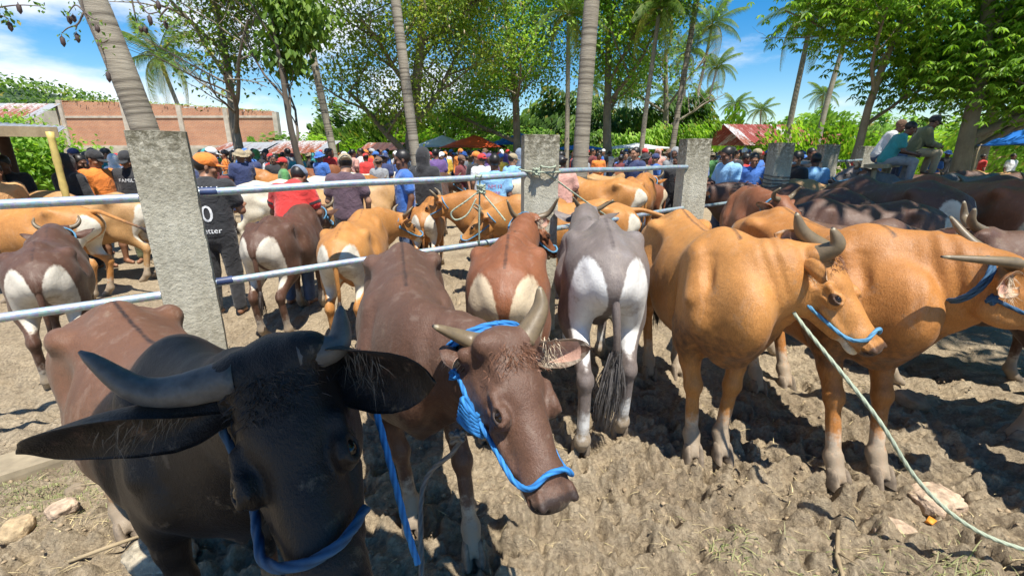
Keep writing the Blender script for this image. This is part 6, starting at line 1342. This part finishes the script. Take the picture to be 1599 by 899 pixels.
def crowd(n, px0, px1, d0, d1, word, grp):
    k = 0; tries = 0
    while k < n and tries < n * 40:
        tries += 1; px_ = ru.uniform(px0, px1); d = ru.uniform(d0, d1); x = (px_ - 800) / 720 * d * .965
        if any(math.hypot(x - a, d - b) < .75 for a, b in TREES) or any(abs(x - a) < .42 and abs(d - b) < .5 for a, b in spots) or any(math.hypot(x - a, d - b) < .8 for a, b in placed): continue
        if x < -9.5 and d > 20.0 and d < 25 : continue
        ok = False
        for _ in range(60):
            i = ru.randrange(len(CT)); c = ru.choice(SC); hc = ru.choice(['black', 'navy', 'red', 'white', 'khaki', 'blue', 'orange', 'brown'])
            g_ = {'short': 'shirt', 'long': 'jacket'}[CT[i][1]] if CT[i][0] != 'hood' else 'top'; hw = HW[CT[i][0]] if CT[i][0] in ('hair', 'hood') else hc + ' ' + HW[CT[i][0]]
            lb = f'{hw} person in a {c} {g_} {word} {landmark(px_)}'
            if lb not in names: ok = True; break
        if not ok: continue
        names.add(lb); spots.append((x, d)); place_person(CT[i][2], x, d, R(ru.uniform(0, 360)), ru.uniform(.91, 1.04), lb, dict(shirt=c, trousers=ru.choice(['black', 'denim', 'khaki', 'navy', 'grey']), shorts=ru.choice(['black', 'denim', 'khaki']), cap=hc, hat=hc), ru.choice('aabbc'), grp); k += 1
crowd(40, 250, 1060, 9.0, 12.5, 'in front rows', 'people at the front of the crowd')
crowd(115, 235, 1280, 13, 18, 'in middle rows', 'people amid the crowd')
crowd(120, 235, 1290, 18.5, 25, 'in back rows', 'people at the back of the crowd')
crowd(12, 105, 235, 8.4, 12, 'standing back', 'people near the plaster wall')
crowd(9, 1090, 1290, 9, 12, 'near the rails', 'people at the rail side')
crowd(9, 1300, 1590, 13, 20, 'farther off', 'people beyond the shaded herd')
# ------------------------------------------------------------------ ropes
def rope_thing(label, mat, paths, r=.007, step=.012, cat='rope', group=None):
    mb = MB()
    for q in paths: rope(mb, q, r, step, 6)
    o = mb.build('rope', M[mat]); return tag(o, label, cat, group)
def knot(c, s, n=13, seed=0): return [(c[0] + s * math.sin(k * 2.1 + seed), c[1] + s * .8 * math.cos(k * 2.7 + seed), c[2] + s * math.sin(k * 3.3)) for k in range(n)]
Ho = HP['orange'][2]['H']; po = HP['orange'][0]
def wpt(pl, q): return (pl.x + (q[0] * pl.c - q[1] * pl.n) * pl.s, pl.y + (q[0] * pl.n + q[1] * pl.c) * pl.s, q[2] * pl.s + pl.loc[2])
kp = wpt(po, Ho(.03, -.135, -.16))
rope_thing('long green grey lead rope sagging from the orange cow halter to the right edge', 'rope_green', [[kp, (kp[0] + .05, kp[1] - .06, kp[2] - .13), (1.44, 1.62, .60), (1.60, 1.53, .355), (1.79, 1.47, .19), (2.03, 1.44, .095), (2.4, 1.36, .05)], knot(kp, .025)], .0085, .008)
Hb = HP['brown'][2]['H']; pb = HP['brown'][0]; kb = wpt(pb, Hb(.15, -.112, -.150))
rope_thing('bright blue bulky knot on the cheek of the brown cow halter', 'rope_blue', [[(kb[0] + .036 * math.cos(a) * (1 - .4 * t), kb[1] + .02 * math.sin(a) - .01, kb[2] - .03 + .075 * t - .03 * math.cos(a)) for t, a in [(k / 40, k * .95) for k in range(41)]]], .0085, .007)
rope_thing('dark grey rope tying the brown cow to the near cow', 'rope_grey', [[kb, (kb[0] - .05, kb[1] - .03, kb[2] - .09), (kb[0] - .14, kb[1] - .07, kb[2] - .19), (-.22, .80, .52), (-.33, .68, .43)], knot((kb[0] - .04, kb[1] - .02, kb[2] - .05), .02)], .0075, .008)
Hn = HP['near'][2]['H']; pn = HP['near'][0]
mb = MB()
def hn_(a, b_, c): return wpt(pn, Hn(a, b_, c))
rope(mb, [hn_(-.05, -.12, -.05), hn_(-.01, -.145, -.10), hn_(.06, -.145, -.14), hn_(.13, -.135, -.165), hn_(.19, -.118, -.15)], .0085, .006); rope(mb, [hn_(.19, -.118, -.15), hn_(.23, -.112, -.12), hn_(.27, -.104, -.09), hn_(.31, -.092, -.06), hn_(.335, -.05, -.01), hn_(.345, 0, .002), hn_(.335, .05, -.01), hn_(.30, .085, -.07)], .0095, .006); rope(mb, [tuple(np.array(hn_(.19, -.122, -.15)) + np.array(q) * .02) for q in knot((0, 0, 0), 1)], .008, .006)
o = mb.build('rope', M['rope_navy']); tag(o, 'faded blue rope halter on the shaded near cow', 'halter')
rope_thing('bright blue rope hanging down beside the right cheek of the near cow', 'rope_blue', [[(-.315, .90, 1.12), (-.29, .87, 1.06), (-.265, .84, .98), (-.245, .82, .90), (-.225, .80, .82), (-.205, .79, .74)]], .0075, .006)
# green ropes on the fence
x, y = .235, 4.07
def wrap(cx, cy, z, rx, ry, turns, dz, ph=0, n=9): return [(cx + rx * math.copysign(abs(math.cos(a)) ** .6, math.cos(a)), cy + ry * math.copysign(abs(math.sin(a)) ** .6, math.sin(a)), z + dz * a / 6.28 + .006 * math.sin(a * 2.3)) for a in [ph + 2 * math.pi * k / n for k in range(int(turns * n) + 1)]]
rope_thing('green rope knotted on the post and slanting down to the lower rail', 'rope_green', [wrap(x, y, 1.47, .175, .15, 1.6, -.05), knot((.20, 3.90, 1.43), .03, 22), [(.22, 3.90, 1.43), (.30, 3.93, 1.41), (.50, 4.05, 1.27), (.72, 4.2, 1.12), (.93, 4.42, .985)], knot((.94, 4.55, .95), .03, 16, 2), wrap(.30, 3.95, 1.47, .06, .05, 1.2, 0)], .008, .014)
rope_thing('green grey coil of rope looped over the upper rail left of the post', 'rope_green', [wrap(-.26, 3.70, 1.41, .02, .05, 1.2, 0), knot((-.24, 3.66, 1.31), .035, 20), [(-.25, 3.66, 1.30), (-.36, 3.62, 1.22), (-.47, 3.60, 1.14), (-.44, 3.60, 1.08), (-.35, 3.62, 1.12), (-.28, 3.65, 1.24)], [(-.25, 3.68, 1.38), (-.26, 3.67, 1.1), (-.265, 3.68, .9), (-.27, 3.7, .86)], [(-.23, 3.66, 1.28), (-.12, 3.6, 1.16), (-.05, 3.55, 1.08)]], .0075, .014)
rope_thing('short dark rope ring tied round the lower rail behind the grey cow', 'rope_grey', [[(.62 + .035 * math.sin(k), 4.28 + .03 * math.cos(k), .93 + .05 * math.cos(k * 1.0)) for k in range(9)], [(.66, 4.27, .93), (.68, 4.26, .85), (.665, 4.26, .70)], wrap(.47, 4.17, .93, .03, .03, 1.2, 0)], .0075, .014)
rope_thing('many turns of grey rope wound round the leaning post', 'rope_grey', [wrap(4.05, 7.25, 1.26, .165, .145, 4.2, -.055), wrap(4.05, 7.25, 1.08, .168, .148, 3.3, -.04, 1), [(4.05, 7.08, 1.1), (4.0, 7.07, .9), (3.98, 7.07, .7)]], .010, .02)
rope_thing('thin rope held by the man in black near the pale orange cow', 'rope_green', [[(-5.35, 6.45, .86), (-4.8, 6.0, .84), (-4.1, 5.4, .86), (-3.2, 4.6, .9)]], .008, .03)

# ------------------------------------------------------------------ stones, straw, sticks
M['stone_pink'] = simple('pink_stone', (.45, .33, .23), .9, .5, 22, 1, bdist=.02); M['stone_grey'] = simple('grey_stone', (.34, .29, .21), .9, .5, 20, 1, bdist=.02); M['stone_tan'] = simple('tan_stone', (.42, .31, .18), .9, .5, 20, 1, bdist=.02); M['clod'] = simple('mud_clod', (.22, .17, .115), .95, .35, 14, .9)
def rock(x, y, rx, ry, rz_, mat, label, seed, cat='stone', blocky=.5, zc=.4, name='stone', group='stones lying in the mud'):
    r = np.random.default_rng(seed); n = 20; V = []; F = []
    for i in range(n + 1):
        th = math.pi * i / n
        for k in range(2 * n):
            ph = math.pi * k / n; d = np.array([math.sin(th) * math.cos(ph), math.sin(th) * math.sin(ph), math.cos(th)]); e = np.sign(d) * np.abs(d) ** (1 - blocky * .55)
            q = 1 + .55 * (fbm(np.array([d[0] * 2 + seed]), np.array([d[1] * 2.]), np.array([d[2] * 2.]), 4)[0] - .47) + .10 * (vnoise(np.array([d[0] * 6 + seed]), np.array([d[1] * 6.]), np.array([d[2] * 6.]))[0] - .5); V.append((e[0] * rx * q, e[1] * ry * q, e[2] * rz_ * q))
    w = 2 * n
    for i in range(n):
        for k in range(w): F.append((i * w + k, (i + 1) * w + k, (i + 1) * w + (k + 1) % w, i * w + (k + 1) % w))
    mb = MB(); mb.add(V, F); me = mb.mesh(name, M[mat]); o = link(name, me); o.location = (x, y, gh(x, y) + rz_ * zc); o.rotation_euler = (0, 0, r.uniform(0, 3)); tag(o, label, cat, group); return o
for a in ((2.05, 1.85, .12, .09, .05, 'stone_pink', 'large pale pink boulder by the front hooves of the big orange cow', 3), (1.72, 1.68, .09, .07, .032, 'stone_pink', 'flat pinkish lumpy stone left of the large pale boulder', 4), (1.62, 1.28, .07, .11, .03, 'stone_tan', 'low pale stone half buried in the lower right', 5), (2.62, 2.70, .10, .07, .05, 'clod', 'dark lump in the shade behind the big orange cow', 6), (-2.15, 1.62, .065, .05, .045, 'stone_tan', 'small tan brick shaped stone at the lower left edge', 7), (-2.03, 1.71, .055, .05, .03, 'stone_pink', 'pinkish flat stone beside the near cow leg', 8), (-2.30, 1.58, .08, .06, .045, 'stone_tan', 'yellowish block at the far lower left', 9), (-1.42, 1.48, .14, .09, .035, 'stone_grey', 'broad grey slab under the belly of the near cow', 10), (-2.16, 1.90, .045, .035, .03, 'clod', 'brown mud clod on the mossy strip', 12), (-1.35, 1.36, .10, .08, .03, 'stone_grey', 'flat grey stone beside the near cow hoof', 14)):
    rock(*a[:7], a[7])
r = np.random.default_rng(77)
def scatter_clods():
    V = []; F = []; n0 = 0
    ico = [(0, 0, 1), (.9, 0, .35), (.28, .85, .4), (-.72, .53, .35), (-.72, -.53, .4), (.28, -.85, .35), (.72, .53, -.4), (-.28, .85, -.4), (-.9, 0, -.4), (-.28, -.85, -.4), (.72, -.53, -.4), (0, 0, -.7)]
    fc = [(0, 1, 2), (0, 2, 3), (0, 3, 4), (0, 4, 5), (0, 5, 1), (1, 6, 2), (2, 7, 3), (3, 8, 4), (4, 9, 5), (5, 10, 1), (2, 6, 7), (3, 7, 8), (4, 8, 9), (5, 9, 10), (1, 10, 6)]
    N_ = 16000; x = r.uniform(-3.4, 4.6, N_); y = 1.0 + 5.5 * r.random(N_) ** 1.5; s_ = .003 + .009 * r.random(N_) ** 4; keep = vnoise(x * 2.5, y * 2.5) + r.uniform(-.3, .3, N_) > .45; x, y, s_ = x[keep], y[keep], s_[keep]; z = ground_h(x, y); N_ = len(x)
    I = np.array(ico); P = np.tile(I, (N_, 1, 1)) * (1 + r.normal(0, .22, (N_, 12, 1))) * s_[:, None, None] * np.array([1.2, 1, .75]); P += np.stack([x, y, z + s_ * .25], 1)[:, None, :]
    V = P.reshape(-1, 3); F = (np.array(fc)[None] + (np.arange(N_) * 12)[:, None, None]).reshape(-1, 3); o = link('mud_crumbs', mesh('crumbs', V, F, M['clod2'], True)); tag(o, kind='stuff')
M['clod2'] = simple('mud_crumb', (.30, .225, .14), .95, .4, 3, .4); scatter_clods()
M['straw'] = simple('straw', (.52, .42, .22), .8, .3, 5, 0); M['grass'] = leaf_mat('cut_grass', (.16, .20, .07), (.30, .33, .14), (.48, .46, .26), .3)
def blades(name, cx, cy, sx_, sy_, n, L0, L1, mat, seed, w=.0022, up=.15, kind='stuff'):
    r = np.random.default_rng(seed); x = r.normal(cx, sx_, n); y = r.normal(cy, sy_, n); z = ground_h(x, y) + .004; a = r.uniform(0, 6.28, n); L_ = r.uniform(L0, L1, n); V = []; F = []; A = []
    for i in range(n):
        d = np.array([math.cos(a[i]), math.sin(a[i]), 0]); s_ = np.array([-d[1], d[0], 0]) * w * r.uniform(.6, 1.3); bend = r.normal(0, .35); p = np.array([x[i], y[i], z[i]]); h = L_[i] * up * r.uniform(.2, 1.4); n0 = len(V)
        for k in range(4): t = k / 3; c = p + d * L_[i] * t + s_ / w * bend * L_[i] * .25 * t * t + np.array([0, 0, h * math.sin(t * 2.6)]); V += [c - s_ * (1.1 - t), c + s_ * (1.1 - t)]
        F += [(n0 + 2 * k, n0 + 2 * k + 1, n0 + 2 * k + 3, n0 + 2 * k + 2) for k in range(3)]; A += [(r.random(), 0, 0, 0)] * 8
    o = link(name, mesh(name, V, np.array(F), M[mat], False, np.array(A))); tag(o, kind=kind); return o
blades('cut_grass', 1.78, 1.42, .13, .10, 130, .03, .10, 'grass', 1, up=.4); blades('cut_grass', 1.45, 1.40, .16, .10, 60, .02, .07, 'grass', 2, up=.3); blades('cut_grass', .95, 1.55, .10, .06, 70, .02, .07, 'grass', 3, up=.4); blades('cut_grass', 1.15, 1.38, .2, .08, 70, .03, .08, 'grass', 9, up=.3)
blades('straw', .9, 1.6, .7, .30, 420, .015, .07, 'straw', 4, .0013, .08); blades('straw', -.4, 3.4, 1.3, .8, 400, .02, .10, 'straw', 5, .0018, .1); blades('straw', 1.8, 3.0, .8, .8, 260, .02, .09, 'straw', 6, .0018, .1); blades('straw', -1.75, 1.7, .25, .2, 160, .02, .10, 'straw', 7, .0016, .12)
mb = MB(); mb.box((-2.62, 2.02, .02), (.75, .12, .030), rz=R(43), jit=.006); tag(mb.build('kerb_slab', simple('sandy_concrete', (.29, .235, .155), .9, .25, 9, .6), None, False), 'low sandy concrete slab along the ground at the left edge', 'slab')
blades('moss', -2.25, 1.84, .16, .09, 1500, .006, .018, 'grass', 8, .0016, .8)
mb = MB(); mb.tube([(1.40, 1.60, gh(1.40, 1.60) + .03), (1.32, 1.48, gh(1.32, 1.48) + .022), (1.285, 1.40, gh(1.28, 1.4) + .02), (1.22, 1.28, gh(1.22, 1.28) + .018)], [.008, .010, .008, .004], 7); mb.tube([(1.33, 1.49, .03), (1.36, 1.42, .045)], [.005, .002], 5); tag(mb.build('stick', M['wood']), 'crooked pale stick lying in the mud at the lower right', 'stick')
mb = MB(); mb.tube([(-1.78, 1.46, .02), (-1.66, 1.52, .035), (-1.55, 1.60, .03)], [.007, .009, .005], 7); tag(mb.build('stick', M['wood']), 'pale straight stick between the stones at the lower left', 'stick')
mb = MB(); mb.box((1.90, 1.70, gh(1.9, 1.7) + .02), (.02, .014, .006), rz=.5, jit=.003); tag(mb.build('orange_peel', simple('orange_peel', (.75, .28, .03), .6, .2, 20, .2)), 'scrap of orange peel beside the large boulder', 'peel')
# ------------------------------------------------------------------ twigs with pods hanging into the top left from a tree above
M['twig'] = simple('twig', (.14, .11, .09), .8, .3, 30, .3)
def twig(label, segs, pods, seed, y=5.6):
    t = empty('hanging_branch', (0, y, 0), 0, label, 'branch', 'podded branches hanging into the sky'); mb = MB()
    for q in segs: P = bez(q, 5); mb.tube([tuple(np.array(p) - (0, y, 0)) for p in P], list(np.interp(np.linspace(0, 1, len(P)), [0, 1], [.010, .004])), 6)
    mb.build('twig', M['twig'], t)
    for p, L_ in pods:
        p = np.array(p) - (0, y, 0); m2 = MB(); m2.tube([tuple(p), tuple(p - (0, 0, L_ * .15)), tuple(p - (0, 0, L_ * .3)), tuple(p - (.0, 0, L_ * .75)), tuple(p - (0, 0, L_))], [.003, .006, .022, .022, .004], 8); m2.build('pod', M['pod_dark'], t)
    r = np.random.default_rng(seed); c = np.array([s_[-1] for s_ in segs] + [s_[1] for s_ in segs]) - (0, y, 0); V, F, A = leaves(c[r.integers(0, len(c), 60)] + r.normal(0, .035, (60, 3)), .055, 'simple', seed, .6); link('leaflets', mesh('leaflets', V, F, M['leaf_dark'], False, A), t)['kind'] = 'stuff'
twig('twigs with dark hanging pods between the sky and the left palm trunk', [[(-4.6, 5.6, 3.26), (-4.6, 5.6, 3.03), (-4.57, 5.6, 2.88), (-4.54, 5.6, 2.77), (-4.49, 5.6, 2.61), (-4.5, 5.6, 2.44)], [(-4.61, 5.6, 3.02), (-4.7, 5.6, 2.91), (-4.82, 5.6, 2.87), (-4.9, 5.6, 2.82)], [(-4.71, 5.6, 2.91), (-4.74, 5.6, 2.85)], [(-4.6, 5.6, 3.03), (-4.68, 5.6, 3.09), (-4.78, 5.6, 3.01)], [(-4.59, 5.6, 3.02), (-4.52, 5.6, 2.96), (-4.43, 5.6, 2.94)], [(-4.54, 5.6, 2.78), (-4.48, 5.6, 2.73), (-4.4, 5.6, 2.76)]], [((-4.91, 5.6, 2.81), 0.126), ((-4.74, 5.6, 2.84), 0.117), ((-4.78, 5.6, 3.01), 0.107), ((-4.73, 5.6, 3.01), 0.087), ((-4.5, 5.6, 2.91), 0.087), ((-4.5, 5.6, 2.46), 0.136)], 1)
twig('short podded twig entering from the top left corner', [[(-5.71, 5.6, 3.03), (-5.49, 5.6, 3.07), (-5.28, 5.6, 3.09), (-5.05, 5.6, 3.08)], [(-5.74, 5.6, 2.96), (-5.52, 5.6, 2.99), (-5.44, 5.6, 2.96)]], [((-5.29, 5.6, 3.12), 0.117), ((-5.44, 5.6, 2.95), 0.117)], 2)
twig('podded twigs just right of the thick palm trunk at the top', [[(-4.07, 5.6, 3.26), (-3.97, 5.6, 3.08), (-3.91, 5.6, 3.01), (-3.79, 5.6, 3.02), (-3.66, 5.6, 2.96)], [(-4.06, 5.6, 3.32), (-4.06, 5.6, 2.96), (-4.04, 5.6, 2.87)], [(-3.69, 5.6, 3.07), (-3.8, 5.6, 2.97), (-3.73, 5.6, 2.9)]], [((-4.03, 5.6, 2.91), 0.087), ((-3.91, 5.6, 3.01), 0.117), ((-3.75, 5.6, 2.97), 0.117), ((-3.79, 5.6, 3.15), 0.117), ((-3.98, 5.6, 2.9), 0.087)], 3)
